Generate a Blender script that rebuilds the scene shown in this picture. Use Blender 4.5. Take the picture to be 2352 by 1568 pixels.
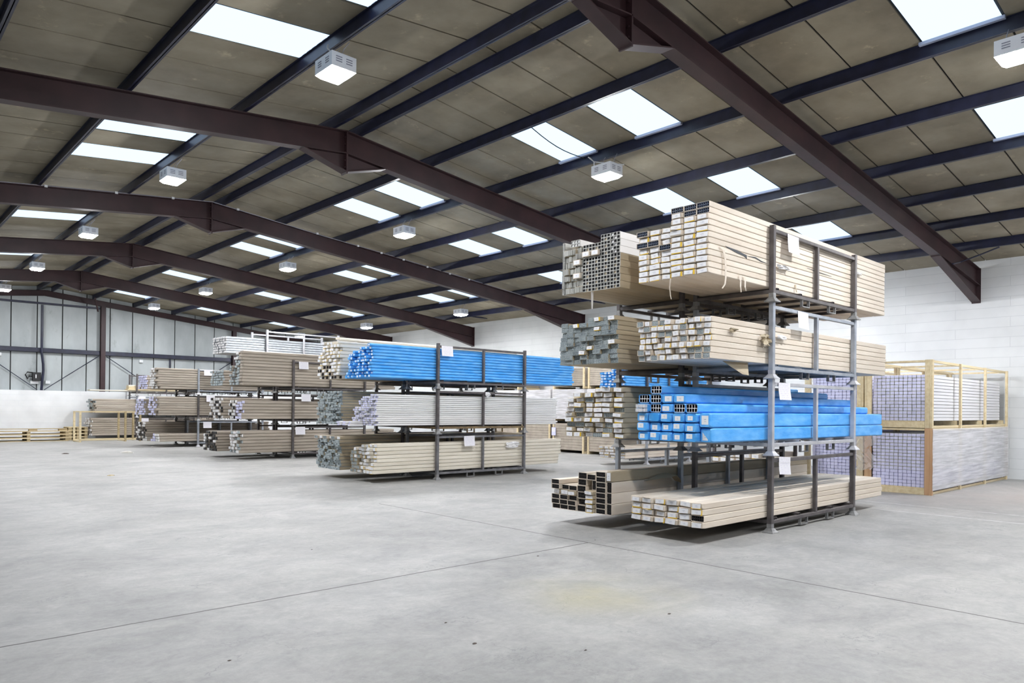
import bpy, math, random
from mathutils import Matrix, Vector
random.seed(7)
SC = bpy.context.scene
COL = SC.collection
for o in list(bpy.data.objects): bpy.data.objects.remove(o)

# ------------------------------------------------------------------ camera
yaw, pitch, roll, H = -0.7495, 0.0036, 0.0102, 1.6
fwd = Vector((-math.sin(yaw)*math.cos(pitch), math.cos(yaw)*math.cos(pitch), math.sin(pitch)))
rt = Vector((math.cos(yaw), math.sin(yaw), 0))
up = rt.cross(fwd)
r2 = rt*math.cos(roll) + up*math.sin(roll)
u2 = up*math.cos(roll) - rt*math.sin(roll)
cam_d = bpy.data.cameras.new('camera'); cam = bpy.data.objects.new('camera', cam_d); COL.objects.link(cam)
cam.matrix_world = Matrix(((r2.x, u2.x, -fwd.x, 0), (r2.y, u2.y, -fwd.y, 0), (r2.z, u2.z, -fwd.z, H), (0, 0, 0, 1)))
cam_d.sensor_width = 36; cam_d.lens = 1675.94/2352*36; cam_d.shift_y = 148.44/2352; cam_d.clip_end = 200
SC.camera = cam

# ------------------------------------------------------------------ world, exposure, light levels
W = bpy.data.worlds.new('world'); SC.world = W; W.use_nodes = True
W.node_tree.nodes['Background'].inputs[0].default_value = (0.75, 0.85, 1, 1)
W.node_tree.nodes['Background'].inputs[1].default_value = 0.3
SC.view_settings.view_transform = 'Standard'; SC.view_settings.look = 'None'
SC.view_settings.exposure = 0.12; SC.view_settings.gamma = 1.0; SC.view_settings.use_curve_mapping = False
LAMP_STRENGTH = 500.0         # the glowing lenses of the box lamps
LAMP_COLOR = (0.975, 0.98, 1.0)
SKY_STRENGTH = 1.45            # daylight through the rooflights
SKY_COLOR = (0.60, 0.78, 1.0)
SC.cycles.max_bounces = 7; SC.cycles.diffuse_bounces = 4; SC.cycles.glossy_bounces = 2
SC.cycles.transmission_bounces = 2; SC.cycles.transparent_max_bounces = 6
SC.cycles.caustics_reflective = False; SC.cycles.caustics_refractive = False
SC.cycles.sample_clamp_indirect = 6.0

# ------------------------------------------------------------------ helpers
ORD = 'first second third fourth fifth sixth seventh eighth ninth tenth eleventh twelfth thirteenth fourteenth fifteenth sixteenth seventeenth eighteenth nineteenth twentieth'.split()

class MB:
    """collects boxes, tubes and strips; build() links them as one mesh object"""
    def __init__(s): s.v = []; s.f = []; s.m = []
    def quad(s, pts, mi=0):
        b = len(s.v); s.v += [tuple(p) for p in pts]; s.f.append(tuple(range(b, b+len(pts)))); s.m.append(mi)
    def box(s, x0, x1, y0, y1, z0, z1, mi=0):
        b = len(s.v)
        s.v += [(x0,y0,z0),(x1,y0,z0),(x1,y1,z0),(x0,y1,z0),(x0,y0,z1),(x1,y0,z1),(x1,y1,z1),(x0,y1,z1)]
        for f in ((0,3,2,1),(4,5,6,7),(0,1,5,4),(1,2,6,5),(2,3,7,6),(3,0,4,7)):
            s.f.append(tuple(b+i for i in f)); s.m.append(mi)
    def cbox(s, x0, x1, y0, y1, z0, z1, c, mi=0):
        """box with chamfered edges along its longest axis"""
        d = (x1-x0, y1-y0, z1-z0); a = d.index(max(d))
        lo = [x0, y0, z0]; hi = [x1, y1, z1]; p, q = [(1,2),(0,2),(0,1)][a]
        c = min(c, (hi[p]-lo[p])*.4, (hi[q]-lo[q])*.4)
        ring = [(lo[p]+c,lo[q]),(hi[p]-c,lo[q]),(hi[p],lo[q]+c),(hi[p],hi[q]-c),(hi[p]-c,hi[q]),(lo[p]+c,hi[q]),(lo[p],hi[q]-c),(lo[p],lo[q]+c)]
        R = []
        for t in (lo[a], hi[a]):
            rr = []
            for u, w in ring:
                v = [0, 0, 0]; v[a] = t; v[p] = u; v[q] = w; rr.append(tuple(v))
            R.append(rr)
        s.loft(R, mi=mi, cap=True)
    def loft(s, rings, mi=0, cap=True, close=True):
        n = len(rings[0]); b = len(s.v)
        for r in rings: s.v += [tuple(p) for p in r]
        for k in range(len(rings)-1):
            for i in range(n if close else n-1):
                j = (i+1) % n
                s.f.append((b+k*n+i, b+k*n+j, b+(k+1)*n+j, b+(k+1)*n+i)); s.m.append(mi)
        if cap:
            s.f.append(tuple(b+i for i in reversed(range(n)))); s.m.append(mi)
            s.f.append(tuple(b+(len(rings)-1)*n+i for i in range(n))); s.m.append(mi)
    def tube(s, pts, r, n=6, mi=0):
        pts = [Vector(p) for p in pts]; rings = []
        for i, p in enumerate(pts):
            d = (pts[min(i+1, len(pts)-1)] - pts[max(i-1, 0)]).normalized()
            a = Vector((0,0,1)) if abs(d.z) < .9 else Vector((1,0,0))
            e1 = d.cross(a).normalized(); e2 = d.cross(e1)
            rings.append([p + e1*r*math.cos(2*math.pi*k/n) + e2*r*math.sin(2*math.pi*k/n) for k in range(n)])
        s.loft(rings, mi)
    def lathe(s, prof, cx, cy, n=12, mi=0):
        s.loft([[(cx+r*math.cos(2*math.pi*k/n), cy+r*math.sin(2*math.pi*k/n), z) for k in range(n)] for r, z in prof], mi)
    def mesh(s, name, mats):
        me = bpy.data.meshes.new(name); me.from_pydata(s.v, [], s.f)
        for m in (mats if isinstance(mats, (list, tuple)) else [mats]): me.materials.append(m)
        if any(s.m): me.polygons.foreach_set('material_index', s.m)
        me.validate(); me.update(); 
        import bmesh
        bm = bmesh.new(); bm.from_mesh(me); bmesh.ops.recalc_face_normals(bm, faces=bm.faces); bm.to_mesh(me); bm.free()
        return me
    def build(s, name, mats, parent=None, loc=(0,0,0), smooth=False):
        me = s.mesh(name, mats)
        if smooth: me.polygons.foreach_set('use_smooth', [True]*len(me.polygons))
        return link(name, me, parent, loc)

def link(name, data, parent=None, loc=(0,0,0)):
    o = bpy.data.objects.new(name, data); COL.objects.link(o)
    if parent is not None: o.parent = parent
    o.location = loc
    return o
def tag(o, label=None, cat=None, group=None, kind=None):
    if label: o['label'] = label
    if cat: o['category'] = cat
    if group: o['group'] = group
    if kind: o['kind'] = kind
    return o
def empty(name, loc=(0,0,0)):
    o = bpy.data.objects.new(name, None); COL.objects.link(o); o.location = loc; o.empty_display_size = .1
    return o
def dup(o, loc=None, parent=None):
    c = o.copy(); COL.objects.link(c)
    if parent is not None: c.parent = parent
    if loc is not None: c.location = loc
    for ch in list(KIDS.get(o.name, [])):
        dup(ch, None, c)
    return c
KIDS = {}
def remember(root):
    for o in [root] + list(root.children_recursive):
        KIDS[o.name] = list(o.children)

# ------------------------------------------------------------------ materials
def mat(name, col, rough=.6, metal=0., col2=None, scale=3., stretch=(1,1,1), detail=4., bump=0., bscale=None, rand=0., spec=.5, contrast=(.35,.65)):
    m = bpy.data.materials.new(name); m.use_nodes = True; nt = m.node_tree; N = nt.nodes; L = nt.links
    b = N['Principled BSDF']; b.inputs['Roughness'].default_value = rough; b.inputs['Metallic'].default_value = metal
    b.inputs['Specular IOR Level'].default_value = spec
    b.inputs['Base Color'].default_value = (*col, 1)
    tc = N.new('ShaderNodeTexCoord'); mp = N.new('ShaderNodeMapping'); mp.inputs['Scale'].default_value = stretch
    oi = N.new('ShaderNodeObjectInfo'); L.new(tc.outputs['Object'], mp.inputs['Vector'])
    va = N.new('ShaderNodeVectorMath'); va.operation = 'MULTIPLY_ADD'
    cv = N.new('ShaderNodeCombineXYZ')
    for i in range(3): L.new(oi.outputs['Random'], cv.inputs[i])
    L.new(cv.outputs[0], va.inputs[0]); va.inputs[1].default_value = (13, 17, 11); L.new(mp.outputs[0], va.inputs[2])
    out = None
    if col2:
        nz = N.new('ShaderNodeTexNoise'); nz.inputs['Scale'].default_value = scale; nz.inputs['Detail'].default_value = detail
        L.new(va.outputs[0], nz.inputs['Vector'])
        rp = N.new('ShaderNodeValToRGB'); rp.color_ramp.elements[0].position = contrast[0]; rp.color_ramp.elements[1].position = contrast[1]
        rp.color_ramp.elements[0].color = (*col, 1); rp.color_ramp.elements[1].color = (*col2, 1)
        L.new(nz.outputs['Fac'], rp.inputs[0]); out = rp.outputs[0]
    if rand:
        hs = N.new('ShaderNodeHueSaturation')
        if out: L.new(out, hs.inputs['Color'])
        else: hs.inputs['Color'].default_value = (*col, 1)
        mr = N.new('ShaderNodeMapRange'); mr.inputs[3].default_value = 1-rand; mr.inputs[4].default_value = 1+rand*.6
        L.new(oi.outputs['Random'], mr.inputs[0]); L.new(mr.outputs[0], hs.inputs['Value']); out = hs.outputs[0]
    if out: L.new(out, b.inputs['Base Color'])
    if bump:
        nb = N.new('ShaderNodeTexNoise'); nb.inputs['Scale'].default_value = bscale or scale*2; nb.inputs['Detail'].default_value = 3
        L.new(va.outputs[0], nb.inputs['Vector'])
        bp = N.new('ShaderNodeBump'); bp.inputs['Strength'].default_value = bump; bp.inputs['Distance'].default_value = .01
        L.new(nb.outputs['Fac'], bp.inputs['Height']); L.new(bp.outputs[0], b.inputs['Normal'])
    return m
def emis(name, col, st):
    m = bpy.data.materials.new(name); m.use_nodes = True; nt = m.node_tree; nt.nodes.clear()
    e = nt.nodes.new('ShaderNodeEmission'); e.inputs[0].default_value = (*col, 1); e.inputs[1].default_value = st
    o = nt.nodes.new('ShaderNodeOutputMaterial'); nt.links.new(e.outputs[0], o.inputs[0]); return m

M = {}
M['paper'] = mat('brown_paper', (.66,.57,.47), .62, col2=(.75,.67,.57), scale=1.2, stretch=(1,4,4), bump=.25, bscale=9, rand=.07)
M['paperdull'] = mat('dull_brown_paper', (.42,.35,.24), .6, col2=(.49,.41,.29), scale=1.5, stretch=(1,4,4), bump=.3, bscale=9, rand=.08)
M['cream'] = mat('cream_paper', (.69,.635,.53), .6, col2=(.77,.715,.61), scale=1.2, stretch=(1,4,4), bump=.2, bscale=9, rand=.06)
M['board'] = mat('carton_board', (.36,.31,.255), .6, col2=(.45,.395,.33), scale=1.2, stretch=(1,4,4), rand=.10)
M['blue'] = mat('blue_film', (.05,.35,.86), .36, col2=(.15,.49,.95), scale=3.5, stretch=(1,3,3), bump=.6, bscale=6, rand=.10)
M['bluecover'] = mat('dark_blue_film', (.03,.12,.62), .4, col2=(.06,.2,.75), scale=3, bump=.3)
M['label'] = None
M['yellow'] = mat('yellow_tape', (.80,.52,.03), .5)
M['dark'] = mat('dark_bronze_profile', (.018,.016,.016), .45)
M['hollow'] = mat('shaded_hollow_inside', (.030,.030,.032), .8)  # dark colour puts shade into the tube mouths
M['grey'] = mat('grey_profile', (.48,.48,.455), .5, col2=(.58,.58,.55), scale=6, rand=.08)
M['bluegrey'] = mat('blue_grey_profile', (.33,.38,.40), .5, col2=(.44,.49,.50), scale=8, rand=.12)
M['navy'] = mat('navy_profile', (.05,.075,.13), .4, rand=.1)
M['whitepvc'] = mat('white_plastic', (.82,.81,.81), .35, rand=.05)
M['greypvc'] = mat('protective_film_plastic', (.76,.76,.76), .3, rand=.05)
M['lilac'] = mat('lilac_plastic', (.68,.68,.90), .4, rand=.06)
M['lilacside'] = mat('pale_plastic_film', (.76,.76,.79), .35, rand=.05)
M['galv'] = mat('galvanised_steel', (.50,.53,.57), .35, .75, col2=(.62,.65,.68), scale=9, rand=.08)
M['steeldark'] = mat('dark_rack_steel', (.075,.066,.068), .5, .2, col2=(.125,.112,.112), scale=7, rand=.05)
M['steelmid'] = mat('grey_rack_steel', (.13,.13,.14), .5, .3, col2=(.20,.20,.21), scale=7)
M['steellight'] = mat('light_rack_steel', (.30,.33,.38), .42, .35, col2=(.42,.45,.50), scale=7)
M['steelpale'] = mat('pale_rack_steel', (.44,.44,.47), .42, .25, col2=(.55,.55,.58), scale=7)
M['rust'] = mat('rusty_rack_steel', (.14,.10,.055), .6, .2, col2=(.24,.17,.09), scale=9)
M['footgrey'] = mat('worn_foot_steel', (.22,.22,.22), .5, .3, col2=(.34,.34,.34), scale=12)
M['beam'] = mat('maroon_beam_paint', (.024,.0095,.012), .55, col2=(.040,.016,.019), scale=2.2)
M['purlin'] = mat('purlin_paint_blue_lit', (.010,.012,.030), .40, col2=(.017,.020,.050), scale=5)  # dark paint, made bluer to carry the rooflights' blue light
M['wood'] = mat('pale_softwood', (.66,.53,.31), .6, col2=(.77,.66,.44), scale=2, stretch=(.6,8,8), rand=.08)
M['woodold'] = mat('weathered_softwood', (.34,.26,.15), .7, col2=(.50,.40,.22), scale=2, stretch=(.6,8,8), rand=.12)
M['woodred'] = mat('reddish_softwood', (.52,.31,.17), .6, col2=(.60,.39,.22), scale=2, stretch=(8,8,.6))
M['lampbox'] = mat('white_lamp_enamel', (.78,.78,.80), .4)
M['vent'] = mat('vent_slot', (.25,.25,.30), .6)
M['wire'] = mat('wire_metal', (.32,.32,.36), .4, .5)
M['cablewhite'] = mat('white_cable', (.75,.75,.75), .5)
M['lens'] = emis('lamp_lens_glow', LAMP_COLOR, LAMP_STRENGTH)
M['pane'] = emis('daylit_rooflight', SKY_COLOR, SKY_STRENGTH)
M['skyedge'] = mat('rooflight_edge', (.42,.46,.60), .4)
M['black'] = mat('black_plastic', (.012,.012,.014), .4)
M['whitebox'] = mat('white_box_plastic', (.72,.74,.76), .45)
M['debris'] = mat('paper_scrap_white', (.7,.68,.62), .7)
M['debrisdark'] = mat('dark_scrap', (.08,.06,.05), .8)
M['slit'] = mat('torn_slit_dark_profile', (.05,.055,.065), .6)  # dark profile showing through the split wrapper

def label_mat():
    m = bpy.data.materials.new('printed_label'); m.use_nodes = True; nt = m.node_tree; N = nt.nodes; L = nt.links; b = N['Principled BSDF']
    b.inputs['Roughness'].default_value = .5
    tc = N.new('ShaderNodeTexCoord'); sp = N.new('ShaderNodeSeparateXYZ'); L.new(tc.outputs['Generated'], sp.inputs[0])
    def band(src, a, c):
        x = N.new('ShaderNodeMath'); x.operation = 'COMPARE'; L.new(src, x.inputs[0]); x.inputs[1].default_value = a; x.inputs[2].default_value = c; return x.outputs[0]
    def mul(a, c):
        x = N.new('ShaderNodeMath'); x.operation = 'MULTIPLY'; L.new(a, x.inputs[0]); L.new(c, x.inputs[1]); return x.outputs[0]
    nz = N.new('ShaderNodeTexNoise'); nz.inputs['Scale'].default_value = 9; L.new(tc.outputs['Generated'], nz.inputs['Vector'])
    g = N.new('ShaderNodeMath'); g.operation = 'GREATER_THAN'; L.new(nz.outputs['Fac'], g.inputs[0]); g.inputs[1].default_value = .44
    a = mul(mul(band(sp.outputs[2], .58, .05), band(sp.outputs[1], .50, .16)), g.outputs[0])
    c = mul(mul(band(sp.outputs[2], .34, .03), band(sp.outputs[1], .45, .12)), g.outputs[0])
    ad = N.new('ShaderNodeMath'); ad.operation = 'MAXIMUM'; L.new(a, ad.inputs[0]); L.new(c, ad.inputs[1])
    mx = N.new('ShaderNodeMix'); mx.data_type = 'RGBA'; L.new(ad.outputs[0], mx.inputs[0])
    mx.inputs[6].default_value = (.86,.86,.88,1); mx.inputs[7].default_value = (.42,.44,.55,1); L.new(mx.outputs[2], b.inputs['Base Color']); return m
M['label'] = label_mat()
def note_mat():
    m = bpy.data.materials.new('printed_note'); m.use_nodes = True; nt = m.node_tree; N = nt.nodes; L = nt.links; b = N['Principled BSDF']
    b.inputs['Roughness'].default_value = .35
    tc = N.new('ShaderNodeTexCoord'); sp = N.new('ShaderNodeSeparateXYZ'); L.new(tc.outputs['Generated'], sp.inputs[0])
    w = N.new('ShaderNodeMath'); w.operation = 'SINE'; k = N.new('ShaderNodeMath'); k.operation = 'MULTIPLY'; k.inputs[1].default_value = 55
    L.new(sp.outputs[2], k.inputs[0]); L.new(k.outputs[0], w.inputs[0])
    g = N.new('ShaderNodeMath'); g.operation = 'GREATER_THAN'; L.new(w.outputs[0], g.inputs[0]); g.inputs[1].default_value = .55
    nz = N.new('ShaderNodeTexNoise'); nz.inputs['Scale'].default_value = 14; L.new(tc.outputs['Generated'], nz.inputs['Vector'])
    h = N.new('ShaderNodeMath'); h.operation = 'GREATER_THAN'; L.new(nz.outputs['Fac'], h.inputs[0]); h.inputs[1].default_value = .5
    c = N.new('ShaderNodeMath'); c.operation = 'COMPARE'; L.new(sp.outputs[0], c.inputs[0]); c.inputs[1].default_value = .5; c.inputs[2].default_value = .36
    p = N.new('ShaderNodeMath'); p.operation = 'MULTIPLY'; L.new(g.outputs[0], p.inputs[0]); L.new(h.outputs[0], p.inputs[1])
    q = N.new('ShaderNodeMath'); q.operation = 'MULTIPLY'; L.new(p.outputs[0], q.inputs[0]); L.new(c.outputs[0], q.inputs[1])
    mx = N.new('ShaderNodeMix'); mx.data_type = 'RGBA'; L.new(q.outputs[0], mx.inputs[0])
    mx.inputs[6].default_value = (.80,.79,.83,1); mx.inputs[7].default_value = (.66,.62,.74,1); L.new(mx.outputs[2], b.inputs['Base Color']); return m
M['note'] = note_mat()

def floor_mat():
    m = bpy.data.materials.new('worn_concrete'); m.use_nodes = True; nt = m.node_tree; N = nt.nodes; L = nt.links; b = N['Principled BSDF']
    b.inputs['Roughness'].default_value = .55; b.inputs['Specular IOR Level'].default_value = .35
    tc = N.new('ShaderNodeTexCoord'); P = tc.outputs['Object']
    def noise(sc, det, st=(1,1,1), rough=.55, dist=0.):
        mp = N.new('ShaderNodeMapping'); mp.inputs['Scale'].default_value = st; L.new(P, mp.inputs[0])
        n = N.new('ShaderNodeTexNoise'); n.inputs['Scale'].default_value = sc; n.inputs['Detail'].default_value = det; n.inputs['Roughness'].default_value = rough
        n.inputs['Distortion'].default_value = dist; L.new(mp.outputs[0], n.inputs['Vector']); return n.outputs['Fac']
    def ramp(src, p0, p1, c0, c1):
        r = N.new('ShaderNodeValToRGB'); r.color_ramp.elements[0].position = p0; r.color_ramp.elements[1].position = p1
        r.color_ramp.elements[0].color = (*c0, 1); r.color_ramp.elements[1].color = (*c1, 1); L.new(src, r.inputs[0]); return r.outputs[0]
    def mix(fac, a, c, bt='MIX'):
        x = N.new('ShaderNodeMix'); x.data_type = 'RGBA'; x.blend_type = bt
        if isinstance(fac, float): x.inputs[0].default_value = fac
        else: L.new(fac, x.inputs[0])
        for i, s in ((6, a), (7, c)):
            if isinstance(s, tuple): x.inputs[i].default_value = (*s, 1)
            else: L.new(s, x.inputs[i])
        return x.outputs[2]
    base = ramp(noise(.45, 10, (1,1,1), .70), .3, .72, (.325,.32,.308), (.485,.48,.468))
    c = mix(.8, base, ramp(noise(4.0, 12, (1,1,1), .8, .4), .30, .70, (.78,.78,.785), (1.10,1.10,1.09)), 'MULTIPLY')
    c = mix(.65, c, ramp(noise(.9, 12, (1,1.35,1), .74, .6), .36, .58, (.70,.71,.72), (1.04,1.04,1.03)), 'MULTIPLY')
    c = mix(ramp(noise(7, 8, (1,1.6,1), .75, 1.2), .60, .70, (0,0,0), (.40,.40,.40)), c, (.36,.36,.37))
    c = mix(ramp(noise(26, 3, (1,1,1), .6), .68, .75, (0,0,0), (.5,.5,.5)), c, (.33,.33,.33))
    c = mix(.9, c, ramp(noise(16, 12, (1,1,1), .85), .30, .70, (.80,.80,.80), (1.10,1.10,1.10)), 'MULTIPLY')
    def scuff(sc, seed, half, st=(1,1,1)):
        mp = N.new('ShaderNodeMapping'); mp.inputs['Location'].default_value = (seed, seed*.7, 0); mp.inputs['Scale'].default_value = st; L.new(P, mp.inputs[0])
        n = N.new('ShaderNodeTexNoise'); n.inputs['Scale'].default_value = sc; n.inputs['Detail'].default_value = 5; n.inputs['Roughness'].default_value = .6; L.new(mp.outputs[0], n.inputs[0])
        x = N.new('ShaderNodeMath'); x.operation = 'COMPARE'; L.new(n.outputs['Fac'], x.inputs[0]); x.inputs[1].default_value = .5; x.inputs[2].default_value = half
        y = N.new('ShaderNodeMath'); y.operation = 'MULTIPLY'; L.new(x.outputs[0], y.inputs[0]); L.new(ramp(noise(1.3+seed*.1, 5), .50, .66, (0,0,0), (.6,.6,.6)), y.inputs[1]); return y.outputs[0]
    c = mix(scuff(1.6, 3.1, .006), c, (.22,.22,.22)); c = mix(scuff(3.2, 7.7, .007, (1,1.8,1)), c, (.25,.25,.25)); c = mix(scuff(5.5, 12.3, .006, (1.6,1,1)), c, (.33,.33,.325))
    # joints and painted lines (x/y positions in metres)
    sp = N.new('ShaderNodeSeparateXYZ'); L.new(P, sp.inputs[0])
    wob = noise(3., 5)
    def mth(op, a, v, w=None):
        x = N.new('ShaderNodeMath'); x.operation = op
        for i, s in enumerate((a, v, w)):
            if s is None: continue
            if isinstance(s, (int, float)): x.inputs[i].default_value = s
            else: L.new(s, x.inputs[i])
        return x.outputs[0]
    def line(axis, pos, half, lo=-99, hi=99, wobble=.03):
        a = mth('MULTIPLY_ADD', wob, wobble, sp.outputs[axis]); q = mth('COMPARE', a, pos+wobble*.5, half)
        o = sp.outputs[1-axis]; q = mth('MULTIPLY', q, mth('GREATER_THAN', o, lo)); return mth('MULTIPLY', q, mth('LESS_THAN', o, hi))
    j = mth('MAXIMUM', line(1, 5.79, .011, -8, 6.68), line(0, 6.67, .011, -14, 10.4))
    j = mth('MAXIMUM', j, line(1, 18.2, .012)); j = mth('MULTIPLY', j, .95)
    c = mix(j, c, (.075,.07,.065))
    wl = mth('MAXIMUM', line(0, 13.69, .026, -14, 5.9, .015), line(0, 12.71, .022, -14, 5.2, .015))
    wl = mth('MULTIPLY', wl, ramp(noise(5, 4), .35, .55, (.15,.15,.15), (1,1,1)))
    c = mix(mth('MULTIPLY', wl, .75), c, (.72,.73,.74))
    # old yellowish spill, a stain with a shape of its own
    d = N.new('ShaderNodeVectorMath'); d.operation = 'DISTANCE'; L.new(P, d.inputs[0]); d.inputs[1].default_value = (4.9, 4.1, 0)
    st = mth('MULTIPLY', ramp(d.outputs['Value'], .15, .95, (1,1,1), (0,0,0)), ramp(noise(1.6, 5), .35, .65, (.1,.1,.1), (.5,.5,.5)))
    c = mix(st, c, (.50,.46,.28))
    # browner tint fading outwards beside the block wall bays
    d2 = N.new('ShaderNodeVectorMath'); d2.operation = 'DISTANCE'; L.new(P, d2.inputs[0]); d2.inputs[1].default_value = (16.5, 2.6, 0)
    c = mix(mth('MULTIPLY', ramp(mth('MULTIPLY', d2.outputs['Value'], .22), .25, .95, (1,1,1), (0,0,0)), ramp(noise(.8, 5), .3, .6, (.2,.2,.2), (.7,.7,.7))), c, (.41,.36,.34))
    L.new(c, b.inputs['Base Color'])
    bp = N.new('ShaderNodeBump'); bp.inputs['Strength'].default_value = .18; bp.inputs['Distance'].default_value = .01
    L.new(noise(7, 9, (1,1,1), .7, 1.2), bp.inputs['Height']); L.new(bp.outputs[0], b.inputs['Normal'])
    return m
def block_mat(name, axis, col=(.72,.74,.75), mort=(.58,.60,.62), bh=.25, bw=2.4):
    m = bpy.data.materials.new(name); m.use_nodes = True; nt = m.node_tree; N = nt.nodes; L = nt.links; b = N['Principled BSDF']
    b.inputs['Roughness'].default_value = .6
    tc = N.new('ShaderNodeTexCoord'); sp = N.new('ShaderNodeSeparateXYZ'); L.new(tc.outputs['Object'], sp.inputs[0])
    cb = N.new('ShaderNodeCombineXYZ'); L.new(sp.outputs[axis], cb.inputs[0]); L.new(sp.outputs[2], cb.inputs[1])
    br = N.new('ShaderNodeTexBrick'); br.inputs['Scale'].default_value = 1; br.inputs['Brick Width'].default_value = bw; br.inputs['Row Height'].default_value = bh
    br.inputs['Mortar Size'].default_value = .006; br.inputs['Mortar Smooth'].default_value = .3
    br.inputs['Color1'].default_value = (*col, 1); br.inputs['Color2'].default_value = (col[0]*.965, col[1]*.965, col[2]*.965, 1); br.inputs['Mortar'].default_value = (*mort, 1)
    L.new(cb.outputs[0], br.inputs['Vector'])
    nz = N.new('ShaderNodeTexNoise'); nz.inputs['Scale'].default_value = 1.2; nz.inputs['Detail'].default_value = 6; L.new(tc.outputs['Object'], nz.inputs['Vector'])
    rp = N.new('ShaderNodeValToRGB'); rp.color_ramp.elements[0].position = .3; rp.color_ramp.elements[1].position = .6
    rp.color_ramp.elements[0].color = (.90,.90,.90,1); rp.color_ramp.elements[1].color = (1,1,1,1); L.new(nz.outputs['Fac'], rp.inputs[0])
    mx = N.new('ShaderNodeMix'); mx.data_type = 'RGBA'; mx.blend_type = 'MULTIPLY'; mx.inputs[0].default_value = 1; L.new(br.outputs[0], mx.inputs[6]); L.new(rp.outputs[0], mx.inputs[7])
    L.new(mx.outputs[2], b.inputs['Base Color'])
    bp = N.new('ShaderNodeBump'); bp.inputs['Strength'].default_value = .4; bp.inputs['Distance'].default_value = .01; L.new(br.outputs['Fac'], bp.inputs['Height']); bp.invert = True
    L.new(bp.outputs[0], b.inputs['Normal']); return m
def stained(name, c0, c1, stain, rough=.75, st=(1,1,1), sc=.8, amt=.8):
    m = bpy.data.materials.new(name); m.use_nodes = True; nt = m.node_tree; N = nt.nodes; L = nt.links; b = N['Principled BSDF']
    b.inputs['Roughness'].default_value = rough; b.inputs['Specular IOR Level'].default_value = .25
    tc = N.new('ShaderNodeTexCoord'); mp = N.new('ShaderNodeMapping'); mp.inputs['Scale'].default_value = st; L.new(tc.outputs['Object'], mp.inputs[0])
    def nz(s, d, r=.6):
        n = N.new('ShaderNodeTexNoise'); n.inputs['Scale'].default_value = s; n.inputs['Detail'].default_value = d; n.inputs['Roughness'].default_value = r; L.new(mp.outputs[0], n.inputs['Vector']); return n.outputs['Fac']
    def rp(s, a, c, x, y):
        r = N.new('ShaderNodeValToRGB'); r.color_ramp.elements[0].position = a; r.color_ramp.elements[1].position = c; r.color_ramp.elements[0].color = (*x,1); r.color_ramp.elements[1].color = (*y,1); L.new(s, r.inputs[0]); return r.outputs[0]
    mx = N.new('ShaderNodeMix'); mx.data_type = 'RGBA'; L.new(rp(nz(sc*2.3, 7, .7), .60, .74, (0,0,0), (amt,amt,amt)), mx.inputs[0]); L.new(rp(nz(sc, 5), .32, .68, c0, c1), mx.inputs[6]); mx.inputs[7].default_value = (*stain, 1)
    L.new(mx.outputs[2], b.inputs['Base Color']); return m
M['floor'] = floor_mat()
M['blocks_side'] = block_mat('white_painted_blocks', 1)
M['blocks_end'] = block_mat('white_painted_end_blocks', 0, (.87,.885,.90), (.80,.82,.845))
M['roofboard'] = stained('aged_roof_board', (.205,.178,.130), (.305,.273,.210), (.50,.42,.29), .8, (1,1,1), 1.1, .8)
M['gableboard'] = stained('grey_cement_sheet', (.36,.39,.40), (.52,.56,.57), (.27,.29,.285), .7, (1,1,.45), .7, .75)
M['seam'] = mat('dark_seam', (.02,.02,.02), .8)

# ------------------------------------------------------------------ building dimensions (metres)
XR, ZR, SL = 6.965, 6.75, .1055            # ridge x, rafter top at ridge, roof fall
XW, XL = 21.19, -7.27                       # right and left walls
F0, BAY = 5.533, 6.6212                     # first rafter in view, bay length
YB, YG = F0 - 3*BAY, 38.75                  # back wall, gable sheet face
def zt(x): return ZR - SL*abs(x - XR)       # rafter top at x
SHEET = .20                                 # roof board underside above rafter top

def struct(name, mb, m): return tag(mb.build(name, m), kind='structure')
b = MB(); b.box(XL-.3, XW+.3, YB-.3, YG+.3, -.25, 0); struct('floor', b, M['floor'])
b = MB(); b.box(XW, XW+.25, YB, YG+.2, 0, zt(XW)+.34); struct('wall_right', b, M['blocks_side'])
b = MB(); b.box(XL-.25, XL, YB, YG+.2, 0, zt(XL)+.34); struct('wall_left', b, M['gableboard'])
b = MB(); b.box(XL, XW, YB-.25, YB, 0, 4.4); b.loft([[(XL,YB-.25,4.4),(XL,YB-.25,zt(XL)+.3),(XR,YB-.25,ZR+.3),(XW,YB-.25,zt(XW)+.3),(XW,YB-.25,4.4)],[(XL,YB,4.4),(XL,YB,zt(XL)+.3),(XR,YB,ZR+.3),(XW,YB,zt(XW)+.3),(XW,YB,4.4)]]); struct('wall_back', b, M['gableboard'])
b = MB(); b.box(XL, XW, YG-.35, YG+.2, 0, 2.21); struct('wall_gable_base', b, M['blocks_end'])
# gable sheets: separate boards with dark joints between
b = MB(); xs = [XL]; x = 5.73 - 14*.99
while x < XW:
    if x > XL: xs.append(x)
    x += .99
xs.append(XW)
for i in range(len(xs)-1):
    a, c = xs[i]+.022, xs[i+1]-.022
    pts = [(a, 2.21), (c, 2.21), (c, zt(c)+.3)] + ([(XR, ZR+.3)] if a < XR < c else []) + [(a, zt(a)+.3)]
    b.loft([[(px, YG, pz) for px, pz in pts], [(px, YG+.04, pz) for px, pz in pts]])
struct('wall_gable', b, M['gableboard'])
b = MB(); pts = [(XL, 2.21), (XW, 2.21), (XW, zt(XW)+.32), (XR, ZR+.32), (XL, zt(XL)+.32)]
b.loft([[(px, YG+.05, pz) for px, pz in pts], [(px, YG+.2, pz) for px, pz in pts]]); struct('wall_gable_backing', b, M['seam'])
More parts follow.
